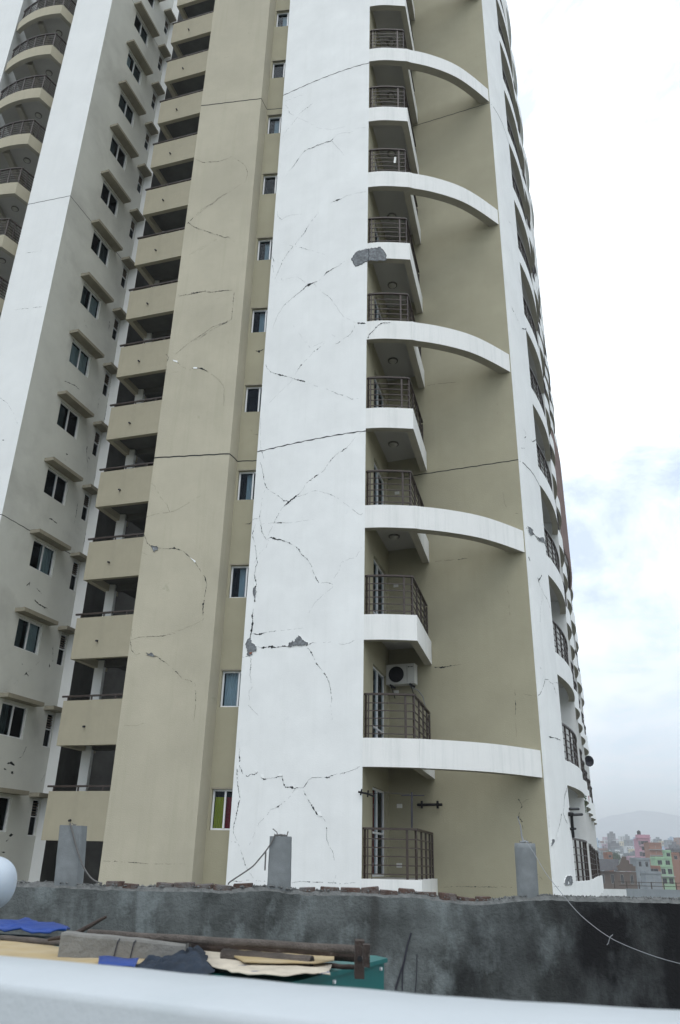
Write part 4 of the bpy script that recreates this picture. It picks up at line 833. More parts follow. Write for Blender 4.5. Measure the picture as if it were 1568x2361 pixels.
# stub columns
def stub(px0t, px1t, pyt, px0b, px1b, rnd, label, lean=0):
    yr_ = YW+(.14 if rnd else .02); a = at(px0t, pyt, yr_); c = at(px1t, pyt, yr_); d = at(px0b, 2040, yr_); f = at(px1b, 2040, yr_)
    xt0, xt1, xb0, xb1 = a.x, c.x, d.x, f.x; zt = a.z; zb = -.34; w_ = xt1-xt0
    root = empty('stub_column', ((xb0+xb1)/2, YW+.02+w_/2, zb), label, 'column', 'unfinished stub columns on the cement wall')
    b = MB()
    if rnd:
        n = 36; k = 0; zs = [zb+(zt-zb)*i/10 for i in range(11)]
        for i, z in enumerate(zs):
            t = i/10; cx_ = ((xb0+xb1)*(1-t)+(xt0+xt1)*t)/2; r_ = ((xb1-xb0)*(1-t)+(xt1-xt0)*t)/2*(1+.006*mnoise.noise(Vector((z*9, 0, 0))))
            if i == 10: r_ -= .004
            for j in range(n): a_ = 2*math.pi*j/n; rj = r_*(1+.008*mnoise.noise(Vector((math.cos(a_)*3, math.sin(a_)*3, z*4)))); b.v.append((cx_+rj*math.cos(a_), YW+.14+rj*math.sin(a_), z+(0 if i < 10 else .006*mnoise.noise(Vector((j*1.3, 0, 0))))))
        for i in range(10):
            for j in range(n): b.f.append((i*n+j, i*n+(j+1) % n, (i+1)*n+(j+1) % n, (i+1)*n+j)); b.m.append(0)
        b.f.append(tuple(10*n+j for j in range(n))); b.m.append(0)
    else:
        c_ = .012; n = 10
        def ring(t):
            x0_ = xb0*(1-t)+xt0*t; x1_ = xb1*(1-t)+xt1*t; y0_ = YW+.02; y1_ = y0_+w_
            j = lambda q: .004*mnoise.noise(Vector((t*5+q*7, q, 0)))
            return [(x0_+c_+j(1), y0_), (x1_-c_+j(2), y0_), (x1_+j(2), y0_+c_), (x1_+j(3), y1_-c_), (x1_-c_, y1_), (x0_+c_, y1_), (x0_+j(4), y1_-c_), (x0_+j(1), y0_+c_)]
        for i in range(n+1):
            for p in ring(i/n): b.v.append((p[0], p[1], zb+(zt-zb)*i/n+(.008*mnoise.noise(Vector((p[0]*30, p[1]*30, 0))) if i == n else 0)))
        for i in range(n):
            for j in range(8): b.f.append((i*8+j, i*8+(j+1) % 8, (i+1)*8+(j+1) % 8, (i+1)*8+j)); b.m.append(0)
        b.f.append(tuple(n*8+j for j in range(8))); b.m.append(0)
    b.build('shaft', 'concrete', root, smoothsh=rnd)
    return root, (xt0+xt1)/2, zt, w_
c1, x1c, z1c, w1c = stub(137, 188, 1902, 124, 178, False, 'pale square cement stub column at the left, leaning slightly')
c2, x2c, z2c, w2c = stub(622, 671, 1928, 616, 669, False, 'grey square cement stub column with a wire knot, in the middle')
c3, x3c, z3c, w3c = stub(1186, 1234, 1944, 1192, 1240, True, 'round grey cement stub column on the wall, right of the others')
def rebar(root, x, z, seed, n=6, sp=.05):
    r_ = random.Random(seed); b = MB()
    for i in range(n):
        p = Vector((x+r_.uniform(-sp, sp), YW+.12+r_.uniform(-.03, .03), z-.01)); pts = [p]
        d = Vector((r_.uniform(-1, 1), 0, r_.uniform(.2, .9)))
        for j in range(3): d = d+Vector((r_.uniform(-.9, .9), r_.uniform(-.3, .3), r_.uniform(-.7, .3))); p = p+d.normalized()*.022; pts.append(p)
        b.tube(pts, .0045, 0, 5)
    b.build('tie_wire', 'rope', root)
rebar(c1, x1c, z1c, 1); rebar(c2, x2c, z2c, 2, 8); rebar(c3, x3c, z3c, 3, 7, .03)
bw = MB(); bw.tube([(x2c-.07, YW+.1, z2c+.012), (x2c, YW+.1, z2c+.018), (x2c+.08, YW+.1, z2c+.010)], .012, 0, 6); bw.tube([(x2c-.03, YW+.1, z2c), (x2c-.05, YW+.1, z2c+.05), (x2c-.10, YW+.1, z2c+.085)], .006, 0, 5); bw.tube([(x2c+.07, YW+.1, z2c), (x2c+.085, YW+.1, z2c+.06)], .007, 0, 5); bw.build('wire_knot', 'rope', c2)
bw = MB(); bw.tube([(x3c-.06, YW+.1, z3c+.012), (x3c, YW+.08, z3c+.02), (x3c+.03, YW+.1, z3c+.012)], .012, 0, 6)
bw.tube([(x3c-.02, YW+.1, z3c), (x3c-.035, YW+.12, z3c+.08), (x3c-.04, YW+.12, z3c+.19), (x3c-.07, YW+.13, z3c+.30)], [.012, .010, .007, .004], 0, 6); bw.build('wire_knot', 'rope_pale', c3)
def rope(pts, r, m_, label, sub=8):
    P = smooth([tuple(p) for p in pts], sub); b = MB(); b.tube(P, r, 0, 6); o = b.build('rope', m_, None, loc=P[0]); tag(o, label, 'rope'); return o
cP1 = cropf(600, 2000, .4464)
rope([at(*cP1(x, y), YW-.0) for x, y in ((590, 1395), (575, 1435), (525, 1510), (480, 1565), (432, 1618), (350, 1675), (275, 1725), (262, 1745))], .0085, 'rope', 'dark rope slung down left from the middle square stub column')
rope([at(*cP1(x, y), YW-.01) for x, y in ((526, 1512), (524, 1560), (522, 1600), (520, 1645))], .0095, 'rope', 'short dark rope end hanging straight down beside the middle column')
cP3 = cropf(0, 1900, .4592)
rope([at(*cP3(x, y), YW-.01) for x, y in ((480, 1495), (497, 1560), (520, 1650), (545, 1725), (575, 1800), (620, 1865), (660, 1893), (700, 1905))], .010, 'rope', 'grey rope hanging from the left stub column to the brick top')
cP6 = cropf(1100, 2600, .6607)
rope([at(*cP6(x, y), Y_) for x, y, Y_ in ((832, 60, 9.9), (870, 115, 9.7), (930, 215, 9.4), (1000, 305, 9.1), (1080, 400, 8.8), (1160, 470, 8.5), (1235, 522, 8.2), (1300, 555, 8), (1400, 595, 7.7), (1500, 628, 7.5), (1620, 660, 7.2), (1700, 690, 7))], 0.0032, 'rope_pale', 'long pale rope swooping down right across the mouldy wall')
b = MB(); kn = at(*cP6(1235, 520), 8.2); b.tube([kn+Vector((.03, 0, .02)), kn, kn+Vector((-.02, 0, -.05)), kn+Vector((-.035, 0, -.065))], .0035, 0, 5); o = b.build('rope', 'rope_pale', None, loc=kn); tag(o, 'short loose rope tail knotted on the long pale rope', 'rope')
for i, pts in enumerate((((290, 500), (272, 560), (255, 640), (235, 700), (215, 770)), ((262, 620), (250, 680), (248, 775)), ((318, 600), (316, 700), (308, 790)))):
    rope([at(*cP6(x, y), YW-.02) for x, y in pts], [.016, .011, .008][i]*.6, 'steel_dark', ['dark cable hanging on the cement wall, slanting down left', 'thin dark cable hanging beside the slanting one', 'thin straight dark cable hanging down, right of the other two'][i])

# ================================================================ near roof clutter
ZR = -.47
cN = cropf(0, 2700, .7972)
def zrel(px, py, z): v = ray(px, py); t = z/v.z; return v*t      # point at height z under that pixel
TB = empty('metal_bin', (-.9, 5.0, -1.6), 'teal painted metal chest carrying the boards, pipes and cloths', 'chest')
pk = zrel(*cN(1513, 388), ZR)           # far right corner of top
pn = zrel(*cN(1300, 445), ZR)
pn2 = zrel(*cN(1140, 482), ZR); dn = (pn2-pk).normalized(); pn2 = pk+dn*3.4
pl = zrel(*cN(-500, 262), ZR)
def top_poly(g=0): return [(pn2.x, pn2.y-g), (pk.x+g, pk.y), (pk.x-.05+g*.5, pk.y+.10+g), (pl.x, pl.y), (pl.x, pn2.y-g)]
b = MB(); b.prism(top_poly(), -1.6, ZR-.021); b.build('body', 'teal', TB)
b = MB(); b.prism(top_poly(.02), ZR-.02, ZR); b.build('lid', 'teal', TB)
b = MB(); nr = Vector((-dn.y, dn.x, 0)); nr = nr if nr.y < 0 else -nr
for i in range(9):
    q = pk+dn*(.06+.3*i)+Vector((0, 0, -.045)); b.tube([q+nr*.0, q+nr*.012], .009, 0, 8)
b.build('rivet', 'frame', TB)
def sheet(name, pix, z, m_, label, cat, th=.012, wav=.012, sub=1, jag=.0, seed=1):
    r_ = random.Random(seed); P = []
    for i in range(len(pix)):
        a = pix[i]; c = pix[(i+1) % len(pix)]; n = max(1, int(math.hypot(a[0]-c[0], a[1]-c[1])/18))
        for k in range(n):
            t = k/n; q = zrel(*cN(a[0]+(c[0]-a[0])*t, a[1]+(c[1]-a[1])*t), z); P.append(Vector((q.x+r_.uniform(-jag, jag), q.y+r_.uniform(-jag, jag), z)))
    import bmesh
    bm = bmesh.new(); vs = [bm.verts.new(p) for p in P]; f = bm.faces.new(vs); bmesh.ops.triangulate(bm, faces=[f])
    for _ in range(3):
        es = [e for e in bm.edges if e.calc_length() > .12]
        if es: bmesh.ops.subdivide_edges(bm, edges=es, cuts=1)
        bmesh.ops.triangulate(bm, faces=[f_ for f_ in bm.faces if len(f_.verts) > 3])
    for v in bm.verts: v.co.z = z+th+wav*(.5+.5*mnoise.noise(Vector((v.co.x*3.5+seed, v.co.y*3.5, 0))))+wav*.5*mnoise.noise(Vector((v.co.x*11, v.co.y*9, seed)))
    bmesh.ops.recalc_face_normals(bm, faces=bm.faces)
    me = bpy.data.meshes.new(name); c = P[0].copy()
    for v in bm.verts: v.co -= c
    bm.to_mesh(me); bm.free(); me.materials.append(M[m_]); me.polygons.foreach_set('use_smooth', [True]*len(me.polygons))
    o = bpy.data.objects.new(name, me); sc.collection.objects.link(o); o.location = c
    so_ = o.modifiers.new('thick', 'SOLIDIFY'); so_.thickness = th*.8; so_.offset = -1
    tag(o, label, cat); return o
sheet('board', [(-60, 335), (110, 335), (240, 362), (330, 395), (560, 400), (600, 440), (300, 445), (-80, 420)], ZR, 'plywood', 'pale yellow board lying flat on the chest, left of the dark cloth', 'board', .01, .006, seed=2)
sheet('board', [(880, 372), (1110, 362), (1200, 360), (1318, 376), (1316, 412), (1240, 425), (1050, 425), (960, 420)], ZR+.03, 'plywood', 'yellow board under the pipes at the right end of the chest', 'board', .01, .006, seed=4)
sheet('torn_sheet', [(790, 360), (850, 362), (900, 375), (980, 405), (1060, 418), (1180, 425), (1300, 430), (1306, 478), (1250, 462), (1150, 476), (1040, 470), (920, 462), (820, 430)], ZR+.012, 'sheet', 'torn cream paper sheet with blue flecks beside the dark cloth', 'sheet', .006, .02, jag=.012, seed=6)
sheet('tarpaulin', [(-60, 262), (40, 265), (100, 254), (150, 272), (275, 288), (250, 304), (150, 308), (-60, 296)], ZR+.02, 'tarp_blue', 'crumpled bright blue tarpaulin behind the timber at far left', 'tarpaulin', .012, .04, jag=.01, seed=9)
sheet('tarpaulin', [(388, 402), (545, 408), (530, 440), (385, 430)], ZR+.022, 'tarp_blue', 'small blue tarpaulin corner showing in front of the timber beam', 'tarpaulin', .006, .02, seed=12)
# crumpled dark cloth
def cloth():
    b = MB(); nx, ny = 70, 36; P = {}
    for i in range(nx+1):
        for j in range(ny+1):
            u, v = i/nx, j/ny; X = 525+u*315
            yt = 412-48*min(1, u/.55)**1.3-4*math.sin(u*9); yb = 432+22*min(1, u/.5)-10*max(0, u-.85)/.15
            q = zrel(*cN(X+14*(v-.5)*math.sin(u*5), yb+(yt-yb)*v+3*math.sin(u*23)), ZR+.018)
            e = min(1, 6*u)*min(1, 6*(1-u))*min(1, 5*v)*min(1, 5*(1-v))
            f1 = abs(mnoise.noise(Vector((u*5.5-v*4, v*3.5+u*2, 1)))); f2 = abs(mnoise.noise(Vector((u*14+v*8, v*9, 4))))
            h = e*(.006+.022*math.exp(-((u-.72)/.25)**2)+.034*f1+.014*f2)
            P[i, j] = len(b.v); b.v.append((q.x, q.y, ZR+.018+h))
    for i in range(nx):
        for j in range(ny): b.f.append((P[i, j], P[i+1, j], P[i+1, j+1], P[i, j+1])); b.m.append(0)
    o = b.build('cloth', 'cloth', None, loc=b.v[0], smoothsh=True); tag(o, 'crumpled dark navy cloth heaped on the boards before the timber', 'cloth')
cloth()
# pipes and timber: given by both image ends and a real height
def pipe(e0, e1, z0, z1, r, m_, label, cat='pipe', name='pipe', hollow=True):
    a = zrel(*cN(*e0), z0); c = zrel(*cN(*e1), z1); b = MB(); n = 24
    P = [a.lerp(c, i/n)+Vector((0, 0, .0012*math.sin(i*.9))) for i in range(n+1)]; b.tube(P, [r*(1+.008*math.sin(i*2.1)) for i in range(n+1)], 0, 14)
    o = b.build(name, [m_], None, loc=a, smoothsh=False); tag(o, label, cat)
    if hollow:
        d = (c-a).normalized(); h = MB(); h.tube([c+d*.001, c+d*.002], r*.72, 0, 14); h.build('pipe_bore', 'black', o)
    return o
pipe((-80, 303), (245, 330), ZR+.03, ZR+.03, .017, 'rust_pale', 'pale rusty pipe at far left ending against the timber beam')
pipe((350, 306), (1410, 375), ZR+.06, ZR+.06, .034, 'rust', 'thickest dark rusty steel pipe, longest of the bundle')
pipe((350, 290), (1440, 358), ZR+.105, ZR+.105, .018, 'rust_pale', 'thin grey steel pipe lying along the back of the bundle')
pipe((880, 376), (1228, 406), ZR+.045, ZR+.045, .028, 'rust_pale', 'short pale rusty pipe with open end in front of the bundle')
pipe((1140, 408), (1400, 425), ZR+.02, ZR+.02, .011, 'rust', 'thin dark rusty pipe under the right end of the bundle')
fl = zrel(*cN(1418, 385), ZR+.1); b = MB(); b.box(fl.x-.022, fl.y-.05, fl.z-.075, fl.x+.018, fl.y+.05, fl.z+.065); 
o = b.build('pipe_flange', 'rust', None, loc=fl); tag(o, 'rusty square steel plate at the right end of the thick pipe', 'plate')
b = MB(); b.tube([fl+Vector((-.002, -.051, .0)), fl+Vector((-.002, -.055, .0))], .011, 0, 10); b.build('bolt_hole', 'black', o)
f2 = zrel(*cN(1445, 372), ZR+.13); b = MB(); b.box(f2.x-.015, f2.y-.03, f2.z-.045, f2.x+.012, f2.y+.03, f2.z+.035); o = b.build('pipe_end_cap', 'rust', None, loc=f2); tag(o, 'small dark rusty block capping the thin back pipe', 'cap')
ta = zrel(*cN(228, 375), ZR+.03); tb = zrel(*cN(728, 385), ZR+.03); b = MB()
d = (tb-ta).normalized(); nn = Vector((-d.y, d.x, 0))*.11; hh = .095
p = [ta, tb, tb+nn, ta+nn]; n = 14
for i in range(n+1):
    t = i/n; q = ta.lerp(tb, t); w1 = .004*mnoise.noise(Vector((t*9, 0, 0)))
    hz = hh*(1-.42*t)
    b.v += [tuple(q+Vector((0, w1, -.03))), tuple(q+nn+Vector((0, w1, -.03))), tuple(q+nn+Vector((0, w1, hz+w1))), tuple(q+nn*.05+Vector((0, w1, hz+w1))), tuple(q+Vector((0, w1, hz-.01+w1)))]
for i in range(n):
    for j in range(5): q = i*5; b.f.append((q+j, q+5+j, q+5+(j+1) % 5, q+(j+1) % 5)); b.m.append(0)
b.f.append((0, 1, 2, 3, 4)); b.m.append(0); b.f.append(tuple(n*5+j for j in (4, 3, 2, 1, 0))); b.m.append(0)
o = b.build('timber_beam', 'timber', None, loc=ta); tag(o, 'weathered grey square timber beam lying on the chest', 'timber')
for i in range(2):
    q = ta.lerp(tb, .44+.13*i); rr_ = MB(); rr_.tube([q+Vector((0, -.006, -.02)), q+Vector((.012, -.006, .06)), q+Vector((.02, .0, .074-.006*i))], .003, 0, 5)
    rr_.build('tie_string', 'steel_dark', o)
b = MB(); a = zrel(*cN(285, 300), ZR+.1); c = a+Vector((.16, 0, .09)); b.tube([a+Vector((-.12, 0, -.02)), a, a.lerp(c, .6), c], [.007, .014, .010, .007], 0, 8); o = b.build('broken_stick', 'rust', None, loc=a); tag(o, 'short dark broken stick poking up behind the timber beam', 'stick')

# water tank, lying drum with a domed end
tk = empty('water_tank', (-3.0, 7.0, -.6), 'pale blue-white drum water tank with domed end at left edge', 'water tank')
YT = 6.6; tc_ = at(12, 2038, YT+.25); rt_ = (at(12, 1971, YT+.22).z-at(12, 2106, YT+.22).z)/2*.98; b = MB(); n = 40
endx = at(57, 1985, YT+.35).x; prof = []
for i in range(13): a = i/12*math.pi/2; prof.append((endx-.20+.20*math.sin(a), rt_*math.cos(a)**.75 if i < 12 else 0.001))
prof = [(endx-2.0, rt_), (endx-1.0, rt_), (endx-.24, rt_), (endx-.23, rt_*1.012), (endx-.21, rt_*1.012)]+prof
for x, r_ in prof:
    for j in range(n): a = 2*math.pi*j/n; b.v.append((x, YT+.25*0+r_*math.cos(a)+rt_, tc_.z+r_*math.sin(a)))
for i in range(len(prof)-1):
    for j in range(n): b.f.append((i*n+j, i*n+(j+1) % n, (i+1)*n+(j+1) % n, (i+1)*n+j)); b.m.append(0)
b.build('drum', 'tank', tk, smoothsh=True)
b = MB(); b.tube([(endx-.14, YT+rt_-.25, tc_.z-rt_*.72), (endx-.10, YT+rt_-.33, tc_.z-rt_*.80)], .022, 0, 10); b.build('drain_plug', 'rust_pale', tk)
b = MB()
for dx in (-.5, -1.7): b.box(endx+dx-.03, YT+.02, -1.6, endx+dx+.03, YT+2*rt_-.02, tc_.z-rt_*.8)
b.build('stand', 'rail', tk)

# foreground ledge of the camera's own roof
LG = empty('roof_ledge', (0, 1.6, -.8), 'smooth white painted roof ledge crossing the bottom foreground', 'wall')
zl = -.20
F0 = zrel(-300, 2172, zl); F1 = zrel(1900, 2333, zl)
def lp_(px, py): return zrel(px, py, zl)
far = [lp_(x, y) for x, y in ((-500, 2160), (0, 2202), (228, 2222), (527, 2251), (850, 2279), (1186, 2305), (1568, 2326), (1950, 2345))]
near = [lp_(x, y) for x, y in ((-500, 2205), (0, 2264), (293, 2300), (585, 2335), (900, 2372), (1186, 2400), (1568, 2432), (1950, 2465))]
b = MB(); FR_ = smooth([tuple(p) for p in far], 6); NR = smooth([tuple(p) for p in near], 6); m = len(FR_)
for i in range(m):
    f = Vector(FR_[i]); q = Vector(NR[i]); d = (f-q).normalized(); wv = .0015*mnoise.noise(Vector((f.x*9, 0, 0))); 
    b.v += [tuple(f+Vector((0, 0, -1.4))), tuple(f+Vector((0, 0, -.012))), tuple(f-d*.012+Vector((0, 0, wv))), tuple(f.lerp(q, .5)+Vector((0, 0, .002+wv))), tuple(q+d*.018+Vector((0, 0, 0))), tuple(q+d*.005+Vector((0, 0, -.004))), tuple(q+Vector((0, 0, -.016))), tuple(q+Vector((0, 0, -1.4)))]
for i in range(m-1):
    for j in range(7): q = i*8+j; b.f.append((q, q+1, q+9, q+8)); b.m.append(0)
b.build('ledge_top', 'ledge', LG, smoothsh=True)

# roof floor between ledge and cement wall
b = MB(); b.box(-8, 1.5, -1.9, 9, 10.0, -1.6); o = b.build('roof_floor', 'mortar'); tag(o, kind='structure')

# ================================================================ city beyond
ZG = -12.0
b = MB(); b.face([(-4000, -500, ZG), (4000, -500, ZG), (4000, 5200, ZG), (-4000, 5200, ZG)]); o = b.build('ground', 'ground'); tag(o, kind='structure')
cD = cropf(1750, 2500, .2462)
rc = random.Random(42)
def cmat(name, col): 
    if name not in M: mat(name, col, .85, .15, .6, streak=(.4, tuple(c*.7 for c in col)))
    return name
def house(X0, X1, Ytop, Ybot, D, col, label, name='house', roof='flat', nfl=3, ncol=2, depth=8, winw=.45, group=None, extras=None, wcol='dark_room', band=True):
    a = at(*cD(X0, Ytop), D); c = at(*cD(X1, Ytop), D); zt = a.z; x0, x1 = a.x, c.x
    zv = at(*cD(X0, Ybot), D).z
    root = empty(name, ((x0+x1)/2, D+depth/2, ZG), label, 'house', group)
    b = MB(); b.box(x0, D, ZG, x1, D+depth, zt); b.build('wall', col, root)
    r_ = MB()
    if roof == 'flat':
        r_.box(x0-.25, D-.25, zt+.001, x1+.25, D+depth+.25, zt+.2); 
        r_.box(x0, D, zt+.201, x1, D+.15, zt+.8); r_.box(x0, D+.151, zt+.201, x0+.15, D+depth, zt+.8); r_.box(x1-.15, D+.151, zt+.201, x1, D+depth, zt+.8)
        r_.build('roof', col, root)
    H = (zt-zv)/nfl
    fl = MB()
    if band:
        for k in range(1, nfl): fl.box(x0-.3, D-(.9 if D < 600 else .3), zt-k*H-.16, x1+.3, D-.001, zt-k*H+.16)
        if fl.v: fl.build('floor_band', 'cement_line', root)
    W_ = (x1-x0)/ncol
    for k in range(nfl):
        for j in range(ncol):
            wx = x0+W_*(j+.5); ww = W_*min(.8, winw*1.25)/2; z0 = zt-(k+1)*H+H*.26; z1 = z0+H*.54
            m_ = MB(); m_.box(wx-ww, D-.03, z0, wx+ww, D+.0, z1); o = m_.build('window', wcol, root)
            if D < 600:
                f = MB(); t = .07
                f.box(wx-ww-t, D-.06, z0-t, wx-ww, D-.0005, z1+t); f.box(wx+ww, D-.06, z0-t, wx+ww+t, D-.0005, z1+t); f.box(wx-ww, D-.06, z1, wx+ww, D-.0005, z1+t); f.box(wx-ww, D-.06, z0-t, wx+ww, D-.0005, z0); f.box(wx-t/3, D-.055, z0, wx+t/3, D-.031, z1); f.build('frame', 'cement_line', o)
    return root, x0, x1, zt, D
def tankon(root, x, y, z, s=1.0, m_='black'):
    b = MB(); n = 14; pr = [(0, .55), (.05, .58), (.9, .58), (1.1, .45), (1.25, .2), (1.3, .2)]
    for h, r_ in pr:
        for j in range(n): a = 2*math.pi*j/n; b.v.append((x+r_*s*math.cos(a), y+r_*s*math.sin(a), z+h*s))
    for i in range(len(pr)-1):
        for j in range(n): b.f.append((i*n+j, i*n+(j+1) % n, (i+1)*n+(j+1) % n, (i+1)*n+j)); b.m.append(0)
    b.f.append(tuple((len(pr)-1)*n+j for j in range(n))); b.m.append(0)
    o = b.build('roof_tank', m_, None, loc=(x, y, z)); return o
cmat('h_pink', (.46, .25, .31)); cmat('h_green', (.28, .42, .28)); cmat('h_brick', (.26, .135, .095)); cmat('h_grey', (.22, .245, .26)); cmat('h_old', (.11, .085, .07)); cmat('h_cream', (.58, .53, .38)); cmat('h_white', (.60, .62, .62)); cmat('h_blue', (.36, .46, .56)); cmat('h_mauve', (.46, .33, .38)); cmat('h_dark', (.13, .13, .14)); cmat('h_teal', (.30, .52, .50))
mat('old_roof', (.085, .085, .09), .9, .4, 1.5, streak=(.5, (.05, .05, .05)))
# pink house with tank
r_, x0, x1, zt, D = house(1040, 1185, 560, 790, 525.0, 'h_pink', 'bright pink tall house with a black tank on its roof', nfl=3, ncol=1, depth=9, winw=.5)
b = MB(); b.box(x0-.6, D-.5, zt+.9, x1+.5, D+5, zt+1.5); b.box(x0-.3, D-.2, zt+1.5, x1+.2, D+4, zt+3.0); b.build('parapet_storey', 'h_pink', r_)
for zz_ in (0, 1, 2):
    b = MB(); b.box(x0-.35, D-.04, zt-3.0-zz_*6.4, x0+1.1, D-.001, zt-.6-zz_*6.4); b.build('stairwell_window', 'h_dark', r_)
o = tankon(r_, x0+1.2, D+1.5, zt+3.0, 1.9); tag(o, 'tall black plastic tank on top of the pink house', 'water tank')
# brick house
r_, x0, x1, zt, D = house(1170, 1330, 612, 830, 490.0, 'h_brick', 'plain red brick house with pale floor bands beside the pink house', nfl=3, ncol=1, depth=8, winw=.001)
# green house
r_, x0, x1, zt, D = house(1310, 1475, 905, 1150, 350.0, 'h_green', 'lower part of the light green house with dark windows', nfl=2, ncol=2, depth=7, winw=.5)
r2, a0, a1, zt2, D2 = house(1255, 1455, 800, 905, 360.5, 'h_green', 'upper storey block of the light green house under a pale roof slab', nfl=1, ncol=2, depth=6, winw=.42)
r3 = house(1380, 1450, 715, 790, 367.5, 'h_green', 'small green stair tower on top of the green house', nfl=1, ncol=1, depth=3, winw=.5)
# dark old brick house with a ragged pitched roof
root, x0, x1, zt, D = house(515, 1005, 960, 1165, 252.0, 'h_old', 'low old dark brown brick house with ragged pitched roof', roof='none', nfl=1, ncol=4, depth=7, winw=.22, band=False)
rf_ = MB(); p0 = at(*cD(515, 955), D); p1 = at(*cD(750, 950), D); q0 = at(*cD(520, 808), D+3.5); q1 = at(*cD(790, 815), D+3.5)
p0.y -= 1.2; p1.y -= 1.2
nseg = 24
for i in range(nseg):
    t0, t1 = i/nseg, (i+1)/nseg; j0 = .22*rc.uniform(-1, 1); 
    A0 = p0.lerp(p1, t0)+Vector((0, 0, j0)); A1 = p0.lerp(p1, t1)+Vector((0, 0, j0)); B0 = q0.lerp(q1, t0); B1 = q0.lerp(q1, t1)
    rf_.hexa([A0, A1, B1, B0, A0+Vector((0, 0, .12)), A1+Vector((0, 0, .12)), B1+Vector((0, 0, .12)), B0+Vector((0, 0, .12))])
rf_.build('roof', 'old_roof', root)
g_ = MB(); gp = [cD(*q) for q in ((750, 960), (752, 905), (800, 870), (820, 815), (835, 770), (880, 775), (885, 815), (920, 825), (925, 868), (965, 872), (970, 895), (1000, 900), (1003, 962))]
G_ = [at(*q, D) for q in gp]; k = len(g_.v); n = len(G_); g_.v += [tuple(p+Vector((0, -.01, 0))) for p in G_]+[tuple(p+Vector((0, .4, 0))) for p in G_]
g_.f.append(tuple(range(n))[::-1]); g_.m.append(0); g_.f.append(tuple(range(n, 2*n))); g_.m.append(0)
for i in range(n): j = (i+1) % n; g_.f.append((i, j, n+j, n+i)); g_.m.append(0)
g_.build('gable_wall', 'h_old', root)
# grey unfinished houses, and others
house(1010, 1180, 815, 1165, 322.0, 'h_grey', 'bare grey cement house between the old brown house and the green one', nfl=3, ncol=2, depth=7, winw=.3, band=False)
house(1140, 1320, 915, 990, 336.0, 'h_brick', 'small brick penthouse just left of the green house', nfl=1, ncol=1, depth=5, winw=.5)
house(1130, 1325, 992, 1170, 294.0, 'h_grey', 'low blank grey wall house in front of the green house', nfl=1, ncol=1, depth=5, winw=.001, band=False)
house(1465, 1600, 690, 1160, 413.0, 'h_dark', 'dark grey house with balconies at the right edge of the picture', nfl=4, ncol=2, depth=8, winw=.6)
house(1455, 1560, 745, 830, 392.0, 'h_brick', 'small brick rooftop room on the right edge', nfl=1, ncol=1, depth=4, winw=.3)
house(930, 1000, 790, 900, 385.0, 'h_mauve', 'narrow mauve house behind the old brown gable', nfl=1, ncol=2, depth=5, winw=.3)
house(640, 705, 745, 800, 332.5, 'h_brick', 'small orange brick rooftop room above the old pitched roof', nfl=1, ncol=1, depth=5, winw=.4)
# distant hillside houses
cols = ['h_white', 'h_cream', 'h_blue', 'h_mauve', 'h_white', 'h_grey', 'h_grey', 'h_brick', 'h_dark']
far_specs = [(480, 545, 560, 640, 1050), (545, 600, 575, 660, 1155), (600, 665, 520, 600, 1330), (662, 742, 475, 560, 1190), (735, 790, 560, 690, 1050), (800, 865, 510, 560, 1400), (865, 925, 505, 560, 1470), (790, 880, 580, 720, 1085), (880, 970, 560, 700, 1015), (965, 1045, 548, 680, 1155), (505, 640, 670, 760, 805), (600, 700, 610, 700, 910), (680, 795, 600, 710, 875), (560, 640, 605, 690, 980), (1190, 1260, 560, 620, 1260), (1260, 1335, 545, 640, 1155), (1330, 1400, 575, 720, 1050), (1395, 1460, 560, 700, 1015), (1455, 1520, 550, 640, 1120), (1520, 1590, 530, 700, 1050), (1345, 1420, 660, 740, 805), (1470, 1560, 620, 700, 770), (885, 975, 640, 740, 840), (700, 800, 690, 760, 735), (500, 560, 700, 780, 700), (955, 1035, 680, 790, 752), (470, 510, 540, 600, 1225), (1440, 1490, 535, 600, 1400), (1540, 1620, 560, 640, 1470), (750, 810, 545, 600, 1505)]
for q in range(26):
    X_ = rc.uniform(490, 1590); D_ = rc.choice((560, 620, 700, 760)); y_ = 745-(D_-560)*.35+rc.uniform(-18, 22); w__ = rc.uniform(55, 95)*620/D_
    far_specs.append((X_, X_+w__, y_, y_+rc.uniform(60, 100), D_+rc.randint(0, 40)))
for q in range(46):
    X_ = rc.uniform(470, 1600); D_ = rc.choice((800, 900, 1000, 1150, 1300)); y_ = 705-(D_-800)*.26+rc.uniform(-25, 25); w__ = rc.uniform(38, 72)*900/D_
    far_specs.append((X_, X_+w__, y_, y_+rc.uniform(60, 110), D_+rc.randint(0, 60)))
posn = {}
adj = {'h_white': 'white', 'h_cream': 'cream yellow', 'h_blue': 'pale blue', 'h_mauve': 'mauve', 'h_brick': 'brick brown', 'h_dark': 'dark grey', 'h_grey': 'grey'}
for i, (X0, X1, Yt, Yb, D) in enumerate(far_specs):
    c = cols[(i*5+2) % len(cols)]
    lab = 'far hazy %s house on the hillside' % adj[c]
    rt, x0, x1, zt, D_ = house(X0, X1, Yt+10, Yb+10, D, c, lab, nfl=rc.choice((2, 3, 3)), ncol=rc.choice((2, 3)), depth=9, winw=rc.choice((.3, .4, .5)), group='hazy houses on the far hillside, all alike', wcol='h_dark')
    if i % 3 == 0:
        b = MB(); b.box(x0+(x1-x0)*.3, D_+2, zt+.2, x0+(x1-x0)*.75, D_+6, zt+3.2); b.build('stair_room', c, rt)
rt_ree = random.Random(77)
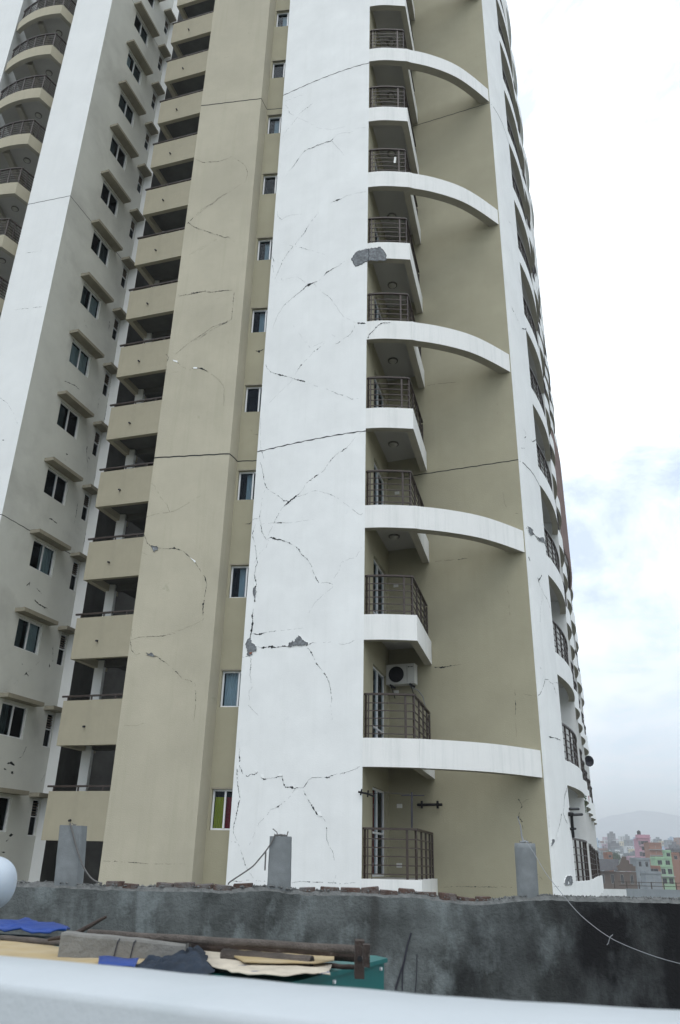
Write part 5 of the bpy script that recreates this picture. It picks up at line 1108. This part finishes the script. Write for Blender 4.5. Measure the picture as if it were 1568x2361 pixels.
def far_tree(X, Yt, D, hgt, label):
    p = at(*cD(X, Yt), D); root = empty('tree', (p.x, D, p.z-hgt), label, 'tree', 'dark far trees among the hazy houses')
    t = MB(); t.tube([(p.x, D, p.z-hgt), (p.x+.2, D, p.z-hgt*.4)], [.35, .18], 0, 6); t.build('trunk', 'rail', root)
    c = MB()
    for i in range(420):
        a = rt_ree.uniform(0, 6.28); u = rt_ree.uniform(-1, 1); rr_ = rt_ree.uniform(.55, 1.05)*(1+.25*math.sin(a*3+D)); q = Vector((p.x+math.cos(a)*math.sqrt(1-u*u)*hgt*.42*rr_, D+math.sin(a)*math.sqrt(1-u*u)*hgt*.42*rr_, p.z-hgt*.38+u*hgt*.38*rr_))
        e1 = Vector((rt_ree.gauss(0, 1), rt_ree.gauss(0, 1), rt_ree.gauss(0, 1)))*.5; e2 = Vector((rt_ree.gauss(0, 1), rt_ree.gauss(0, 1), rt_ree.gauss(0, 1)))*.5; c.face([q, q+e1, q+e2])
    c.build('crown', 'leaf', root)
for i in range(16): far_tree(rt_ree.uniform(500, 1580), rt_ree.uniform(690, 760), rt_ree.choice((560, 640, 720, 800)), rt_ree.uniform(7, 11), 'dark leafy tree among the hazy far houses')
# hillside that the far houses stand on
b = MB(); nx = 40
for i in range(nx+1):
    X = -700+i*70
    for (Y, h) in ((500, -12.05), (700, -8), (1000, 8), (1300, 24), (1500, 26), (1900, -14)):
        b.v.append((X, Y, h+ (2.0*mnoise.noise(Vector((X*.02, Y*.02, 0))) if 500 < Y < 1900 else 0)))
for i in range(nx):
    for j in range(5): q = i*6+j; b.f.append((q, q+6, q+7, q+1)); b.m.append(0)
mat('hillside', (.075, .10, .10), .95, .4, .08); o = b.build('hillside', 'hillside'); tag(o, kind='structure')
# far mountain
b = MB(); nx = 70; Dm = 6000
pk_ = [(380, 370), (470, 340), (560, 290), (700, 250), (850, 225), (960, 205), (1050, 185), (1150, 192), (1280, 205), (1400, 225), (1568, 260), (1800, 330), (2400, 420)]
for i in range(nx+1):
    X = 300+i*30; 
    for a, c in zip(pk_, pk_[1:]):
        if a[0] <= X <= c[0]: yy = a[1]+(c[1]-a[1])*(X-a[0])/(c[0]-a[0]); break
    else: yy = 400
    p = at(*cD(X, yy+3*mnoise.noise(Vector((i*.5, 0, 0)))), Dm)
    b.v += [(p.x*.8, Dm-900, ZG-1), (p.x, Dm, p.z), (p.x*1.2, Dm+800, ZG-1)]
for i in range(nx):
    for j in range(2): q = i*3+j; b.f.append((q, q+3, q+4, q+1)); b.m.append(0)
o = b.build('mountain', 'hill_hazed', smoothsh=True); tag(o, kind='structure')
# site wall with wire fence in front of the city
wa = at(*cD(540, 1185), 130); wb = at(*cD(1900, 1185), 130)
FW = empty('site_wall', (40, 130, ZG), 'long low whitewashed site wall running below the old house', 'wall')
b = MB(); b.box(wa.x-3, 130, ZG, wa.x+4, 130.3, wa.z); b.box(wa.x+4, 130.02, ZG, wb.x+20, 130.3, wa.z+.1, 1); b.build('masonry', ['h_white', 'h_grey'], FW)
FE = empty('wire_fence', (44, 130.1, wa.z), 'thin dark wire fence standing on the low site wall', 'fence')
p = MB(); rl = MB(); zt_ = at(*cD(1040, 1100), 130).z
X = 740
while X < 1650:
    q = at(*cD(X, 1180), 130); m_ = MB(); m_.box(q.x-.06, 130.08, wa.z+.101, q.x+.06, 130.2, zt_+.05); m_.build('post', 'rail', FE); X += 158
for h in (.02, .5): rl.box(wa.x+3, 130.1, zt_-h*(zt_-wa.z)-.04, wb.x+18, 130.14, zt_-h*(zt_-wa.z)+.04)
rl.build('wire', 'rail', FE)
# ================================================================ haze
mh = bpy.data.materials.new('haze'); mh.use_nodes = True; nt = mh.node_tree; nt.nodes.clear(); oo = nt.nodes.new('ShaderNodeOutputMaterial'); pv = nt.nodes.new('ShaderNodeVolumePrincipled')
pv.inputs['Color'].default_value = (.97, .985, 1, 1); pv.inputs['Density'].default_value = .00042; pv.inputs['Anisotropy'].default_value = .2
nt.links.new(pv.outputs[0], oo.inputs['Volume']); M['haze'] = mh
b = MB(); b.box(-4600, -600, -14, 4600, 7500, 330); o = b.build('haze', 'haze'); tag(o, kind='stuff')
bpy.context.view_layer.update()
